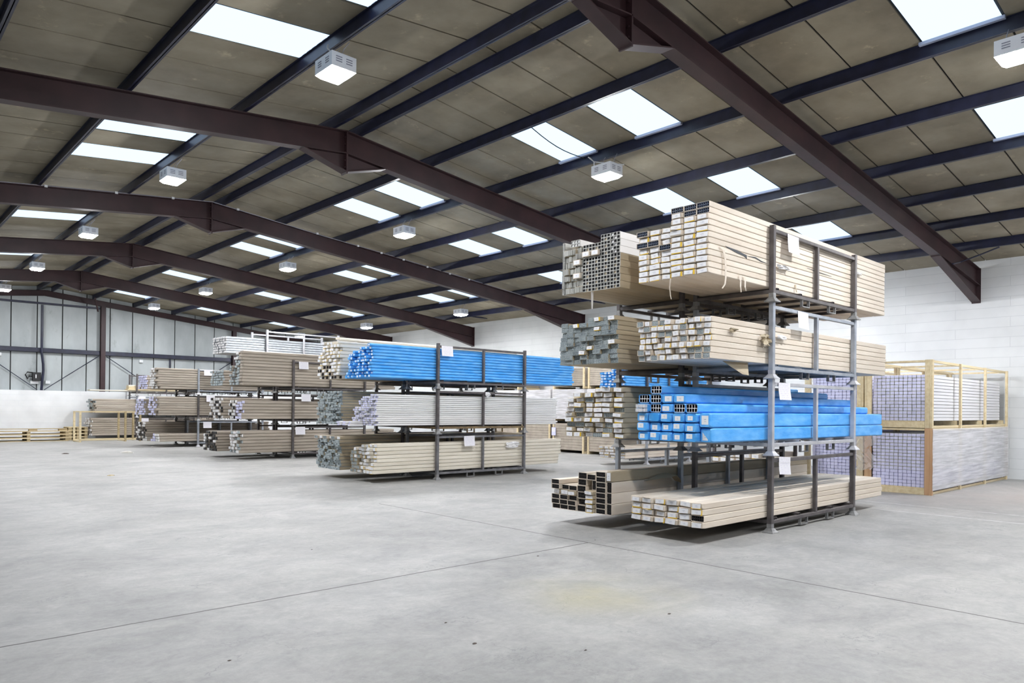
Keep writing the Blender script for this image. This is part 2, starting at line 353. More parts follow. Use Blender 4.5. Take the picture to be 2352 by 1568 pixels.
# small trim: concrete pad stones under the rafter ends
PURL = [.28, 1.95, 3.73, 5.50, 7.27, 9.03, 10.80, 12.52]      # purlin offsets from the ridge
PITCH = BAY/7
NB_ = 8                                                    # bays from the back wall to the gable
def seam_y(n): return 7.23 + n*PITCH
SKY = set()
ROWS = {1: (1, 3, 5), -1: (1, 3, 5)}
n0 = int(math.floor((YB-7.23)/PITCH)); n1 = int(math.ceil((YG-7.23)/PITCH))
sky_cells = []
for side in (1, -1):
    b = MB(); bk = MB()
    edges = [0.0] + [PURL[i] for i in range(1, 8)] + [(XW-XR)+.2 if side == 1 else (XR-XL)+.2]
    for n in range(n0, n1):
        ya, yb = max(seam_y(n), YB), min(seam_y(n+1), YG+.2)
        if yb-ya < .05: continue
        k = n % 7
        for e in range(8):
            o0, o1 = edges[e], edges[e+1]
            is_sky = (k in (0, 2)) and e in (1, 3, 5)
            if is_sky and not (yb > YG-.1):
                sky_cells.append((side, e, n, ya, yb, o0, o1)); continue
            g = .014
            P4 = []
            for dz in (SHEET, SHEET+.02):
                P4.append([(XR+side*o0, ya+g, ZR-SL*o0+dz), (XR+side*o1, ya+g, ZR-SL*o1+dz), (XR+side*o1, yb-g, ZR-SL*o1+dz), (XR+side*o0, yb-g, ZR-SL*o0+dz)])
            b.loft(P4)
    struct('ceiling' if side == 1 else 'ceiling_far_slope', b, M['roofboard'])
    o1 = edges[-1]
    bk.loft([[(XR, YB-.3, ZR+SHEET+.03+t), (XR+side*o1, YB-.3, ZR-SL*o1+SHEET+.03+t), (XR+side*o1, YG+.3, ZR-SL*o1+SHEET+.03+t), (XR, YG+.3, ZR+SHEET+.03+t)] for t in (0, .05)])
    struct('ceiling_backing' if side == 1 else 'ceiling_backing_far_slope', bk, M['seam'])  # added dark sheet: blocks light from above, shows as board joints

# ------------------------------------------------------------------ rooflights
SLOPE = {1: 'block wall slope', -1: 'far slope'}
ROWN = {1: 'uppermost', 3: 'middle', 5: 'lowest'}
def bay_name(y):
    k = math.floor((y - F0)/BAY)
    return {-1: 'before the nearest rafter', 0: 'between first and second rafters', 1: 'between second and third rafters', 2: 'between third and fourth rafters',
            3: 'between fourth and fifth rafters', 4: 'between fifth rafter and gable'}.get(k, 'behind the viewer bay %d' % -k)
for side, e, n, ya, yb, o0, o1 in sky_cells:
    if yb < -8: pass
    root = empty('skylight', (XR+side*(o0+o1)/2, (ya+yb)/2, ZR-SL*(o0+o1)/2+SHEET))
    k = n % 7
    tag(root, 'bright rooflight, %s row of %s, %s, %s one' % (ROWN[e], SLOPE[side], bay_name((ya+yb)/2), 'nearer' if k == 0 else 'farther'), 'skylight', 'rooflights in the roof')
    cx, cy, cz = root.location
    q = MB(); g = .02; nseg = 12
    top = []
    for i in range(nseg+1):
        y = ya+g + (yb-ya-2*g)*i/nseg; w = .006*math.cos(i*math.pi)
        top.append(((XR+side*(o0+.01)-cx, y-cy, ZR-SL*(o0+.01)+SHEET+w-cz), (XR+side*(o1-.02)-cx, y-cy, ZR-SL*(o1-.02)+SHEET+w-cz)))
    for i in range(nseg): q.quad([top[i][0], top[i][1], top[i+1][1], top[i+1][0]])
    q.build('pane', M['pane'], root)
    q = MB(); 
    xa, xb = sorted((side*(o1-.10)+XR-cx, side*(o1-.045)+XR-cx))
    q.box(xa, xb, ya-.02-cy, yb+.02-cy, ZR-SL*(o1-.07)+SHEET-.05-cz, ZR-SL*(o1-.07)+SHEET-.008-cz)
    q.build('edge_strip', M['skyedge'], root)

# ------------------------------------------------------------------ purlins
for side in (1, -1):
    for i, o in enumerate(PURL):
        q = MB(); x = XR+side*o; z = ZR-SL*o; w = .035
        yA, yB_ = YB+.02, YG-.02
        q.box(x-.006, x+.006, yA, yB_, z, z+SHEET-.004)
        q.box(x-w, x+w, yA, yB_, z, z+.008); q.box(x-w, x+w, yA, yB_, z+SHEET-.012, z+SHEET-.004)
        q.box(x-w, x-w+.006, yA, yB_, z+.008, z+.022)
        tag(q.build('roof_purlin', M['purlin']), 'dark steel purlin running lengthwise, %s from the ridge on the %s' % (ORD[i], SLOPE[side]), 'purlin', 'roof purlins')

# ------------------------------------------------------------------ portal rafters
def ibeam(q, p0, p1, y, depth, fw=.2, tw=.012, tf=.018):
    """I section whose top runs p0 -> p1 (x, z), web plane at y"""
    (xa, za), (xb, zb) = p0, p1
    def slab(t0, t1, y0, y1):
        q.loft([[(xa, y0, za-t0), (xa, y1, za-t0), (xa, y1, za-t1), (xa, y0, za-t1)], [(xb, y0, zb-t0), (xb, y1, zb-t0), (xb, y1, zb-t1), (xb, y0, zb-t1)]])
    slab(0, tf, y-fw/2, y+fw/2); slab(depth-tf, depth, y-fw/2, y+fw/2); slab(tf, depth-tf, y-tw/2, y+tw/2)
DEP = .43
for k in range(-2, 5):
    y = F0 + k*BAY
    names = {0: 'nearest maroon steel portal rafter, crossing above the tall rack', 1: 'second maroon steel portal rafter from the front, spanning the whole hall', 2: 'third maroon steel portal rafter, with a clipped cable along its top',
             3: 'fourth maroon steel portal rafter from the front', 4: 'fifth maroon steel portal rafter, last before the grey gable'}
    root = empty('portal_rafter', (XR, y, ZR)); 
    tag(root, names.get(k, 'maroon steel portal rafter behind the viewer, bay %d' % -k), 'roof beam', 'maroon portal rafters')
    def T(x, z): return (x-XR, z-ZR)
    for side, xe in ((1, XW), (-1, XL)):
        q = MB(); ibeam(q, T(XR, ZR), T(xe, zt(xe)), 0, DEP); q.build('beam', M['beam'], root)
        # eaves haunch
        xh = XR+side*11.25; hz = zt(xh)-DEP; he = zt(xe)-.84
        q = MB(); q.loft([[(a-XR, t, c-ZR) for a, c in ((xh, hz+.01), (xe, zt(xe)-DEP+.01), (xe, he))] for t in (-.006, .006)])
        q.loft([[(a-XR, s, c-ZR+d) for s, d in ((-.1, 0), (.1, 0), (.1, .018), (-.1, .018))] for a, c in ((xh-side*.1, hz-.01), (xe, he))])
        q.build('eaves_haunch', M['beam'], root)
        q = MB(); xx = sorted((xe-XR, xe-XR-side*.02)); q.box(xx[0], xx[1], -.1, .1, he-ZR-.02, zt(xe)-ZR+.02); q.build('end_plate', M['beam'], root)
    # apex haunch and splice plates
    zb = ZR-DEP; tip = 5.985-ZR
    q = MB()
    q.loft([[(a, t, c) for a, c in ((-.82, -DEP-SL*.82+.01), (0, -DEP+.01), (.82, -DEP-SL*.82+.01), (0, tip))] for t in (-.006, .006)])
    for s in (1, -1):
        q.loft([[(a, yy, c+d) for yy, d in ((-.1, 0), (.1, 0), (.1, .018), (-.1, .018))] for a, c in ((s*.86, -DEP-SL*.86-.004), (s*.012, tip-.004))])
    q.build('apex_haunch', M['beam'], root)
    q = MB(); q.box(-.014, .014, -.1, .1, tip-.03, -.005)
    for zz in (-.12, -.25, -.4, -.55, -.68):
        for yy in (-.055, .055): q.box(-.035, .035, yy-.012, yy+.012, zz-.012, zz+.012)
    q.build('splice_plate', M['beam'], root)
# the gable beam
root = empty('gable_beam', (XR, YG-.15, ZR)); tag(root, 'slim maroon sloping beam along the top of the grey gable wall', 'roof beam')
for side, xe in ((1, XW), (-1, XL)):
    q = MB(); ibeam(q, (0, -.005), (xe-XR, zt(xe)-ZR-.005), 0, .25, .13); q.build('beam', M['beam'], root)

# cable with white clips along the third rafter
root = empty('clipped_cable', (XR, F0+2*BAY-.114, ZR)); tag(root, 'thin pale cable held by white clips along the third rafter', 'cable')
q = MB(); q.tube([(-9, 0, -9*SL+.012), (-6, 0, -6*SL-.004), (-3, 0, -3*SL+.01), (0, 0, -.004), (3, 0, -3*SL-.02), (5, 0, -5*SL+.008), (8, 0, -8*SL+.012), (11, 0, -11*SL+.012)], .011); q.build('cable', M['wire'], root)
for i, x in enumerate((-8.2, -6.9, -5.3, -3.6, -2.2, -.95, .65, 2.9, 4.2, 5.0, 5.8, 6.7, 7.6, 8.4)):
    q = MB(); q.box(x-.03, x+.03, -.02, .012, -abs(x)*SL-.03, -abs(x)*SL+.02); q.build('clip', M['whitebox'], root)

# sag wires between purlins (thin dark cables draped under the boards)
for i, (side, o, y0, y1, bayn) in enumerate(((1, .35, 12.9, 14.2, 'near the second rafter'), (1, 1.95, 9.3, 9.7, 'beside the first rooflights'), (-1, 3.7, 12.9, 13.6, 'over the far slope beyond the second rafter'))):
    q = MB(); o2 = o+1.75
    q.tube([(XR+side*(o+(o2-o)*t), y0+(y1-y0)*t*.35, ZR-SL*(o+(o2-o)*t)+.12-.10*math.sin(t*math.pi)) for t in [j/8 for j in range(9)]], .009, 5)
    tag(q.build('roof_wire', M['seam']), 'thin dark wire sagging under the roof boards %s' % bayn, 'wire')
# loose conduit at the nearest rafter foot
q = MB(); q.tube([(18.9, F0-.118, 5.05), (19.4, F0-.13, 5.16), (19.47, F0-.5, 5.28), (19.485, F0-.9, 5.41)], .018); tag(q.build('conduit', M['purlin']), 'dark conduit pipe bending from the nearest rafter foot to the purlin', 'pipe')
for x, y, nm in ((19.2, 17.3, 'third'), (19.2, 23.9, 'fourth')):
    q = MB(); q.box(x, x+1.5, y-.03, y+.03, zt(x)+.02, zt(x)+.07); 
    o = tag(q.build('bracing_angle', M['purlin']), 'short dark steel brace under the eaves boards before the %s rafter' % nm, 'brace')

# ------------------------------------------------------------------ hanging box lamps
def make_lamp():
    root = empty('box_lamp', (0,0,0))
    q = MB(); a, c = .18, .225
    q.loft([[(-a,-c,0),(a,-c,0),(a,c,0),(-a,c,0)], [(-a,-c,.19),(a,-c,.19),(a,c,.19),(-a,c,.19)]]); q.build('housing', M['lampbox'], root)
    q = MB(); q.loft([[(-a*.72,-c*.72,-.05),(a*.72,-c*.72,-.05),(a*.72,c*.72,-.05),(-a*.72,c*.72,-.05)], [(-a*.98,-c*.98,-.002),(a*.98,-c*.98,-.002),(a*.98,c*.98,-.002),(-a*.98,c*.98,-.002)]]); q.build('lens', M['lens'], root)
    q = MB()
    for zz in (.07, .10, .13):
        for yy in (-.1, .1):
            q.box(-a-.003, -a+.002, yy-.045, yy+.045, zz, zz+.012); q.box(a-.002, a+.003, yy-.045, yy+.045, zz, zz+.012)
        q.box(-.12, -.03, -c-.003, -c+.002, zz, zz+.012); q.box(.03, .12, -c-.003, -c+.002, zz, zz+.012)
    q.build('vent_slots', M['vent'], root)
    for s in (-1, 1):
        q = MB(); q.tube([(0, s*.15, .19), (.04, s*.145, .30), (.12, s*.14, .415)], .006, 5); q.build('hanger', M['wire'], root)
    return root
lamp0 = make_lamp(); remember(lamp0); used = False
ROWL = {'far': (4.86, 6.03), 'mid': (10.48, 5.935), 'low': (17.60, 5.195)}
RN = {'far': 'row beyond the ridge', 'mid': 'row over the racks', 'low': 'row near the block wall'}
LY = {'far': [-4.4, 2.2, 8.74, 15.1, 21.6, 28.15, 34.3], 'mid': [-4.4, 2.3, 8.74, 15.3, 21.73, 28.66, 34.84], 'low': [-4.4, 2.3, 8.74, 15.2, 21.85, 28.6, 35.03]}  # lowest y of each row: unseen lamps added for front light
for row, (x, z) in ROWL.items():
    for y in LY[row]:
        o = lamp0 if not used else dup(lamp0); used = True
        o.location = (x, y, z)
        tag(o, 'glowing white box lamp, %s, %s' % (RN[row], bay_name(y)), 'lamp', 'hanging box lamps')
# loose white flex beside one lamp
q = MB(); q.tube([(10.40, 8.985, 6.06), (10.42, 9.0, 6.25), (10.36, 9.06, 6.33), (10.25, 9.0, 6.30), (10.3, 8.9, 6.2), (10.5, 8.75, 6.18), (10.75, 8.55, 6.17)], .010, 6)
tag(q.build('lamp_flex', M['cablewhite']), 'white flex looping above the lamp over the near racks', 'cable')
q = MB(); q.tube([(4.86, 8.74, 6.232), (4.85, 8.8, 6.33), (4.8, 8.86, 6.40), (4.84, 8.92, 6.48)], .010, 6)
tag(q.build('lamp_flex', M['cablewhite']), 'white flex above the brightest nearest lamp', 'cable')

# ------------------------------------------------------------------ stackable steel stillages
TH = 1.0145
def make_stillage(w, d, m, mfoot, mbase=None, loop=None):
    """posts at (0,0),(w,0),(0,d),(w,d); base at z = 0"""
    root = empty('stillage'); mbase = mbase or m; loop = loop or mfoot; p = .033
    foot = MB()
    foot.loft([[(-a,-a,z),(a,-a,z),(a,a,z),(-a,a,z)] for a, z in ((.080,0),(.078,.010),(.056,.034),(.042,.056),(.034,.062),(.034,.118))])
    fm = foot.mesh('foot', mfoot)
    post = MB(); post.cbox(-p, p, -p, p, .118, TH, .006); pm = post.mesh('post', m)
    for x in (0, w):
        for y in (0, d):
            link('foot', fm, root, (x, y, 0)); link('post', pm, root, (x, y, 0))
    rail = MB(); rail.cbox(p, w-p, -.026, .026, .118, .166, .004); rm = rail.mesh('base_rail', mbase)
    top = MB(); top.cbox(p, w-p, -.023, .023, .925, .972, .004); tm = top.mesh('top_rail', m)
    mid = MB(); mid.cbox(-.027, .027, -.027, .027, .166, .925, .005); mm = mid.mesh('middle_post', m)
    for y in (0, d):
        link('base_rail', rm, root, (0, y, 0)); link('top_rail', tm, root, (0, y, 0)); link('middle_post', mm, root, (w*.5, y, 0))
    sb = MB(); sb.cbox(-.024, .024, p, d-p, .118, .166, .004); sm = sb.mesh('side_rail', mbase)
    for x in (0, w): link('side_rail', sm, root, (x, 0, 0))
    be = MB()                                       # open square bearer tubes across the base
    for y0, y1, z0, z1 in ((-.02, d+.02, .166, .170), (-.02, d+.02, .194, .198)): be.box(-.026, .026, y0, y1, z0, z1)
    for xx in (-.026, .022): be.box(xx, xx+.004, -.02, d+.02, .170, .194)
    bm_ = be.mesh('bearer', m)
    for f in (.045, .30, .5, .70, .955): link('bearer', bm_, root, (w*f, 0, 0))
    fl = MB()                                       # fork loops under the rails
    fl.box(-.11, -.098, -.02, .02, .03, .118); fl.box(.098, .11, -.02, .02, .03, .118); fl.box(-.11, .11, -.02, .02, .022, .034)
    fmesh = fl.mesh('fork_loop', loop)
    for y in (0, d):
        for f in (.36, .69): link('fork_loop', fmesh, root, (w*f, y, 0))
    remember(root); root.location = (0, 0, -50)
    return root
STILL = {}
def stillage(key, w, d, x, y, tier, label):
    k = (key, round(w, 2), round(d, 2))
    if k not in STILL:
        mm = {'dark': ('steeldark', 'footgrey', None, None), 'mid': ('steelmid', 'footgrey', None, None), 'light': ('steellight', 'steelpale', None, 'steelmid'),
              'pale': ('steelpale', 'steelpale', None, 'steelmid'), 'rust': ('steeldark', 'footgrey', 'rust', 'rust')}[key]
        STILL[k] = make_stillage(w, d, M[mm[0]], M[mm[1]], M[mm[2]] if mm[2] else None, M[mm[3]] if mm[3] else None); o = STILL[k]
    else: o = dup(STILL[k])
    o.location = (x, y, tier*TH)
    look = {'dark': 'dark brown steel', 'mid': 'grey steel', 'light': 'blue-grey painted steel', 'pale': 'pale grey steel', 'rust': 'dark steel rusty-based'}[key]
    tag(o, '%s stacking frame, %s' % (look, label), 'stillage', 'stacking frames holding the packs'); return o

# ------------------------------------------------------------------ packs of long profiles
def ring(x, w, h, c, dy=0, dz=0):
    c = min(c, w*.35, h*.35)
    return [(x, c+dy, dz), (x, w-c+dy, dz), (x, w+dy, c+dz), (x, w+dy, h-c+dz), (x, w-c+dy, h+dz), (x, c+dy, h+dz), (x, dy, h-c+dz), (x, dy, c+dz)]
def twist(pts, w, h, ang):
    ca, sa = math.cos(ang), math.sin(ang)
    return [(x, w/2+(y-w/2)*ca-(z-h/2)*sa, h/2+(y-w/2)*sa+(z-h/2)*ca) for x, y, z in pts]
def closed_mesh(name, L, w, h, m, c=.008, rnd=0., folded=True, rng=random, ang=0.):
    """wrapped bundle along +x from x=0; origin at its near lower corner"""
    q = MB(); R = []
    if folded:
        s = .10*w; t = .12*h
        R.append(twist([(-.004+rng.uniform(-.006, .002), y*.86+.07*w+rng.uniform(-.02, .02)*h, z*.84+.08*h+rng.uniform(-.05, .04)*h) for _, y, z in ring(0, w, h, c)], w, h, ang))
        R.append(twist([(.006, y*.95+.025*w, z*.92+.04*h) for _, y, z in ring(0, w, h, c)], w, h, ang*.8))
        R.append(ring(.05, w, h, c))
    else: R.append(ring(0, w, h, c))
    n = max(2, int(L/.8))
    for i in range(1, n): R.append(ring(L*i/n, w, h, c, rng.uniform(-rnd, rnd), rng.uniform(-rnd*.4, rnd*.4)))
    R.append(ring(L-.02, w, h, c)); R.append([(L, y*.94+.03*w, z*.94+.03*h) for _, y, z in ring(0, w, h, c)])
    q.loft(R); return q.mesh(name, m)
def sleeve_mesh(name, L, w, h, m, depth=.10, c=.006):
    """open-ended wrapper: outer skin, rim and inner skin"""
    q = MB(); t = .004
    q.loft([ring(depth, w-2*t, h-2*t, c, t, t), ring(.002, w-2*t, h-2*t, c, t, t), ring(0, w, h, c), ring(L*.5, w, h, c), ring(L, w, h, c)], cap=False)
    e = ring(L, w, h, c); q.quad(e); return q.mesh(name, m)
def grid_mesh(name, w, h, nx, nz, wall, mw, mh, recess=.006, depth=.09, margin=.006, skip=0., rng=random, stag=0.):
    """end view of nx x nz hollow sections; cell mouths with depth"""
    q = MB(); cw = (w-2*margin)/nx; chh = (h-2*margin)/nz
    for i in range(nx):
        for k in range(nz):
            y0, z0 = margin+i*cw, margin+k*chh; y1, z1 = y0+cw, z0+chh
            x0 = recess + rng.uniform(-stag, stag)
            a = [(y0, z0), (y1, z0), (y1, z1), (y0, z1)]; t = wall
            b_ = [(y0+t, z0+t), (y1-t, z0+t), (y1-t, z1-t), (y0+t, z1-t)]
            for j in range(4):
                jj = (j+1) % 4
                q.quad([(x0, *a[j]), (x0, *a[jj]), (x0, *b_[jj]), (x0, *b_[j])], 0)
                q.quad([(x0, *b_[j]), (x0, *b_[jj]), (x0+depth, *b_[jj]), (x0+depth, *b_[j])], 1)
                if stag: q.quad([(x0, *a[j]), (x0, *a[jj]), (x0+depth, *a[jj]), (x0+depth, *a[j])], 0)
            q.quad([(x0+depth, *p) for p in b_], 1)
    return q.mesh(name, [mw, mh])
def label_mesh(w, h, lw, lh, ty, tz, sk=0., ang=0., xo=0.):
    q = MB(); y0 = w*ty-lw/2; z0 = h*tz-lh/2
    q.loft([twist([(x+xo, y0+sk, z0), (x+xo, y0+lw+sk, z0+sk*.3), (x+xo, y0+lw-sk, z0+lh), (x+xo, y0-sk, z0+lh-sk*.3)], w, h, ang) for x in (-.0045, -.0078)]); return q.mesh('end_label', M['label'])
def tape_mesh(w, h, where):
    q = MB()
    if where == 'top': q.box(-.0125, -.003, w*.18, w*.84, h*.80, h*.98)
    elif where == 'bottom': q.box(-.0125, -.003, w*.10, w*.88, h*.02, h*.17)
    else: q.box(-.0125, -.003, w*.05, w*.16, h*.08, h*.92)
    return q.mesh('yellow_tape', M['yellow'])
PROTO = {}
def proto(style, L, w, h, v):
    """one prototype (root, parts) per style, size and variant"""
    key = (style, round(L, 2), round(w, 3), round(h, 3), v)
    if key in PROTO: return PROTO[key], False
    rng = random.Random(repr(key)); name, parts = 'pack', []
    if style in ('paper', 'cream', 'dullpaper'):
        m = {'paper': M['paper'], 'cream': M['cream'], 'dullpaper': M['paperdull']}[style]
        name = {'paper': 'paper_pack', 'cream': 'cream_paper_pack', 'dullpaper': 'brown_paper_pack'}[style]
        ang = rng.uniform(-.07, .07) if h < w else 0.
        body = closed_mesh(name, L, w, h, m, .008, .0012, True, rng, ang)
        parts.append(('end_label', label_mesh(w, h, w*rng.uniform(.60, .86), h*rng.uniform(.64, .84), rng.uniform(.46, .55), rng.uniform(.48, .53), rng.uniform(-.005, .005), ang, -.006)))
        if v % 5 in (1, 3): parts.append(('yellow_tape', tape_mesh(w, h, rng.choice(['bottom', 'bottom', 'top', 'side']))))
        if v % 5 == 4:                                  # a flap of the folded end sticking out
            q = MB(); q.quad([(0, w*.2, h*.95), (0, w*.85, h*.95), (-.05, w*.75, h*1.08), (-.06, w*.35, h*.98)]); q.quad([(0, w*.2, h*.93), (-.06, w*.35, h*.96), (-.05, w*.75, h*1.06), (0, w*.85, h*.93)])
            parts.append(('paper_flap', q.mesh('paper_flap', m)))
    elif style in ('opendark', 'opennavy', 'opengrey', 'openfine'):
        name = 'open_ended_pack'
        body = sleeve_mesh(name, L, w, h, M['paper'] if style != 'openfine' else M['paperdull'])
        mw = {'opendark': M['dark'], 'opennavy': M['navy'], 'opengrey': M['bluegrey'], 'openfine': M['bluegrey']}[style]
        nx, nz, t = {'opendark': (6, 2, .005), 'opennavy': (6, 2, .005), 'opengrey': (5, 3, .006), 'openfine': (5, 3, .006)}[style]
        if h > w: nx, nz = nz+1, nx
        parts.append(('profile_ends', grid_mesh('profile_ends', w, h, nx, nz, t, mw, M['hollow'], stag=.004, rng=rng)))
    elif style == 'perforated':
        name = 'perforated_profile_pack'
        body = sleeve_mesh(name, L, w, h, M['paperdull'])
        parts.append(('profile_ends', grid_mesh('profile_ends', w, h, 8, 4, .0042, M['bluegrey'], M['hollow'], recess=-.008, depth=.03, margin=.0005, stag=.006, rng=rng)))
    elif style == 'slabgrey':
        name = 'grey_profile_pack'
        body = sleeve_mesh(name, L, w, h, M['paperdull'], depth=.16)
        q = MB()
        for i in range(2):
            for k in range(2):
                a = rng.uniform(-.05, -.008); q.cbox(a, L*.3, w*(.0+.5*i)+.001, w*(.5+.5*i)-.001, h*(.0+.5*k)+.001, h*(.5+.5*k)-.001, .003)
        parts.append(('profile_ends', q.mesh('profile_ends', M['bluegrey'])))
    elif style == 'box':
        name = 'box_section_pack'
        body = closed_mesh(name, L, w, h, M['paperdull'] if v else M['whitepvc'], .003, .001, False, rng)
        parts.append(('tube_ends', grid_mesh('tube_ends', w, h, 3, 2, .0055, M['grey'], M['hollow'], recess=-.012, depth=.012, margin=.0, rng=rng, stag=.002)))
    elif style == 'slot':
        name = 'slotted_profile_pack'
        body = closed_mesh(name, L, w, h, M['paperdull'], .003, .001, False, rng)
        q = MB(); n = 5
        for i in range(n):
            a = -.012+rng.uniform(-.02, .01); y0 = w*(i+.06)/n; y1 = w*(i+.94)/n
            q.cbox(a, .3, y0, y0+.006, .004, h*.9, .001); q.cbox(a, .3, y1-.006, y1, .004, h*.9, .001); q.cbox(a, .3, y0, y1, .004, .012, .001)
        parts.append(('profile_ends', q.mesh('profile_ends', M['grey'])))
    elif style == 'edge':
        name = 'thin_channel_pack'
        body = closed_mesh(name, L, w, h, M['grey'], .002, 0, False, rng)
        parts.append(('profile_ends', grid_mesh('profile_ends', w, h, 2, 5, .004, M['grey'], M['hollow'], recess=-.01, depth=.01, margin=0)))
    elif style == 'blue':
        name = 'blue_pack'
        body = closed_mesh(name, L, w, h, M['blue'], .016, .002, True, rng)
        if v != 3: parts.append(('end_label', label_mesh(w, h, w*rng.uniform(.42, .6), h*rng.uniform(.48, .62), rng.uniform(.38, .62), rng.uniform(.42, .62))))
    elif style == 'blueopen':
        name = 'open_blue_pack'
        body = sleeve_mesh(name, L, w, h, M['blue'], .14, .02)
        parts.append(('profile_ends', grid_mesh('profile_ends', w, h, 4, 2, .004, M['whitepvc'], M['dark'], recess=.008, depth=.12, margin=.009, rng=rng, stag=.004)))  # dark colour stands for shade inside the white tube mouths
    elif style == 'clear':
        name = 'clear_film_pack'
        body = closed_mesh(name, L, w, h, M['blue'], .02, .002, False, rng)
        q = MB()
        for i in range(7):
            for k in range(2): q.cbox(-.035-rng.uniform(0, .02), .2, w*(.04+.135*i), w*(.14+.135*i), h*(.06+.46*k), h*(.46+.46*k), .004)
        parts.append(('film_end', q.mesh('film_end', M['lilacside'])))
    elif style in ('bar', 'barwhite'):
        name = 'white_plastic_bar'
        body = closed_mesh(name, L, w, h, M['greypvc'] if style == 'bar' else M['whitepvc'], .009, 0, False, rng)
        q = MB(); q.cbox(-.003, .02, .002, w-.002, .002, h-.002, .005); parts.append(('cut_end', q.mesh('cut_end', M['lilac'])))
    elif style == 'galv':
        name = 'galvanised_section'
        body = closed_mesh(name, L, w, h, M['galv'], .012, 0, False, rng)
        q = MB(); q.cbox(-.012, .02, .004, w-.004, .004, h-.004, .01); parts.append(('white_end_cap', q.mesh('white_end_cap', M['whitepvc'])))
    elif style in ('carton', 'capwhite', 'capdark', 'capgrey', 'capblue'):
        name = {'carton': 'long_brown_carton', 'capwhite': 'white_end_carton', 'capdark': 'dark_end_carton', 'capgrey': 'grey_end_carton', 'capblue': 'pale_capped_carton'}[style]
        body = closed_mesh(name, L, w, h, M['board'], .014, .001, False, rng)
        cap = {'carton': M['board'], 'capwhite': M['whitepvc'], 'capdark': M['dark'], 'capgrey': M['bluegrey'], 'capblue': M['lilac']}[style]
        q = MB(); q.cbox(-.03, .01, w*.04, w*.96, h*.05, h*.95, .008); parts.append(('end_cap', q.mesh('end_cap', cap)))
    elif style == 'pvc':
        name = 'window_profile'
        body = closed_mesh(name, L, w, h, M['lilacside'], .006, 0, False, rng)
        q = MB(); q.cbox(-.004, .02, .003, w-.003, .003, h-.003, .008); parts.append(('cut_end', q.mesh('cut_end', M['lilac'])))
    root = link(name, body)
    for pn, pm in parts: link(pn, pm, root)
    remember(root); PROTO[key] = root
    return root, True
LOOK = {'paper': 'brown paper pack', 'cream': 'cream paper pack', 'dullpaper': 'dull brown paper pack', 'opendark': 'black-ended paper pack', 'opennavy': 'navy-ended paper pack', 'opengrey': 'grey-ended paper pack',
        'openfine': 'grey-ended paper pack', 'perforated': 'grey perforated profile pack', 'slabgrey': 'blue-grey profile pack', 'box': 'grey square tube pack', 'slot': 'grey slotted profile pack', 'edge': 'thin grey channel pack',
        'blue': 'blue film pack', 'blueopen': 'open blue film pack', 'clear': 'clear film pack', 'bar': 'grey-white plastic bar', 'barwhite': 'white plastic bar', 'galv': 'galvanised white-capped section', 'carton': 'long brown carton',
        'capwhite': 'white-ended brown carton', 'capdark': 'dark-ended brown carton', 'capgrey': 'grey-ended brown carton', 'capblue': 'pale-ended brown carton', 'pvc': 'lilac-white window profile'}
def place(style, L, w, h, x, y, z, v, label, group, roll=0., ry=0., rz=0.):
    if style in ('paper', 'cream', 'dullpaper'): v += 5*random.randrange(4)
    o, fresh = proto(style, L, w, h, v)
    if not fresh: o = dup(o)
    o.location = (x, y, z); o.rotation_euler = (roll, ry, rz)
    cat = {'bar': 'plastic bar', 'barwhite': 'plastic bar', 'galv': 'metal bar', 'pvc': 'plastic profile'}.get(style, 'carton' if style in ('carton', 'capwhite', 'capdark', 'capgrey', 'capblue') else 'pack')
    tag(o, label, cat, group); return o
def block(x, y, z, L, cols, where, group, styler, jx=.012, jr=.0, gap=.0045):
    if y > 12: gap = .009
    if y > 20: gap = .012
    """cols: list of (column width, number of rows, row height); column 1 is nearest the viewer's aisle (lowest y)"""
    yy = y
    for c, (w, rows, h) in enumerate(cols):
        zz = z
        for r in range(rows):
            st, v, dx = styler(c, r)
            if st is None: zz += h; continue
            lab = '%s, %s, %s up, %s column back' % (LOOK[st], where, ORD[r], ORD[c])
            hh = h-gap*.55; jr_ = min(jr, gap*.25/w, gap*.15/h) if r else 0.
            place(st, L, w-gap, hh, x+dx+random.uniform(-jx, jx), yy+gap*.5, zz, v, lab.replace(',,', ','), group, random.uniform(-jr_, jr_))
            zz += h
        yy += w
def pick(options):
    """options: list of (style, weight, n_variants)"""
    t = random.uniform(0, sum(o[1] for o in options))
    for s, w, n in options:
        t -= w
        if t <= 0: return s, random.randrange(n), 0.
    return options[-1][0], 0, 0.
LZ = .2

# ---- nearest row, front stack -------------------------------------------------
NX, NW, ND = 9.07, 2.61, 1.16
NFY, NBY = 4.72, 6.12
for t, (key, lab) in enumerate((('dark', 'ground tier'), ('light', 'second tier'), ('light', 'third tier'), ('dark', 'top tier'))):
    k = 'steel'
    stillage('pale' if t == 1 else key, NW, ND, NX, NFY, t, lab+' of nearest front stack')
for t, (key, lab) in enumerate((('light', 'ground tier'), ('mid', 'second tier'), ('dark', 'third tier'), ('dark', 'top tier'))):
    stillage(key, NW, ND, NX, NBY, t, lab+' of nearest rear stack')
def s_nf4(c, r):
    if r >= 10 and c < 2 or (r == 11 and c == 2): return 'opennavy', 0, 0.
    if (c, r) in ((5, 8), (5, 6), (4, 6), (3, 5)): return 'opennavy', 0, 0.
    if (c, r) == (2, 7): return 'paper', 4, -.02
    return 'paper', random.choice((0, 1, 2, 3, 0, 1, 3)), (.05 if c >= 3 else 0)
block(7.61, 4.765, 3*TH+LZ, 5.45, [(.182, 12, .0721)]*3+[(.178, 9, .073)]*3, 'top tier of nearest front stack', 'packs on the nearest front stack, top tier', s_nf4, .010)
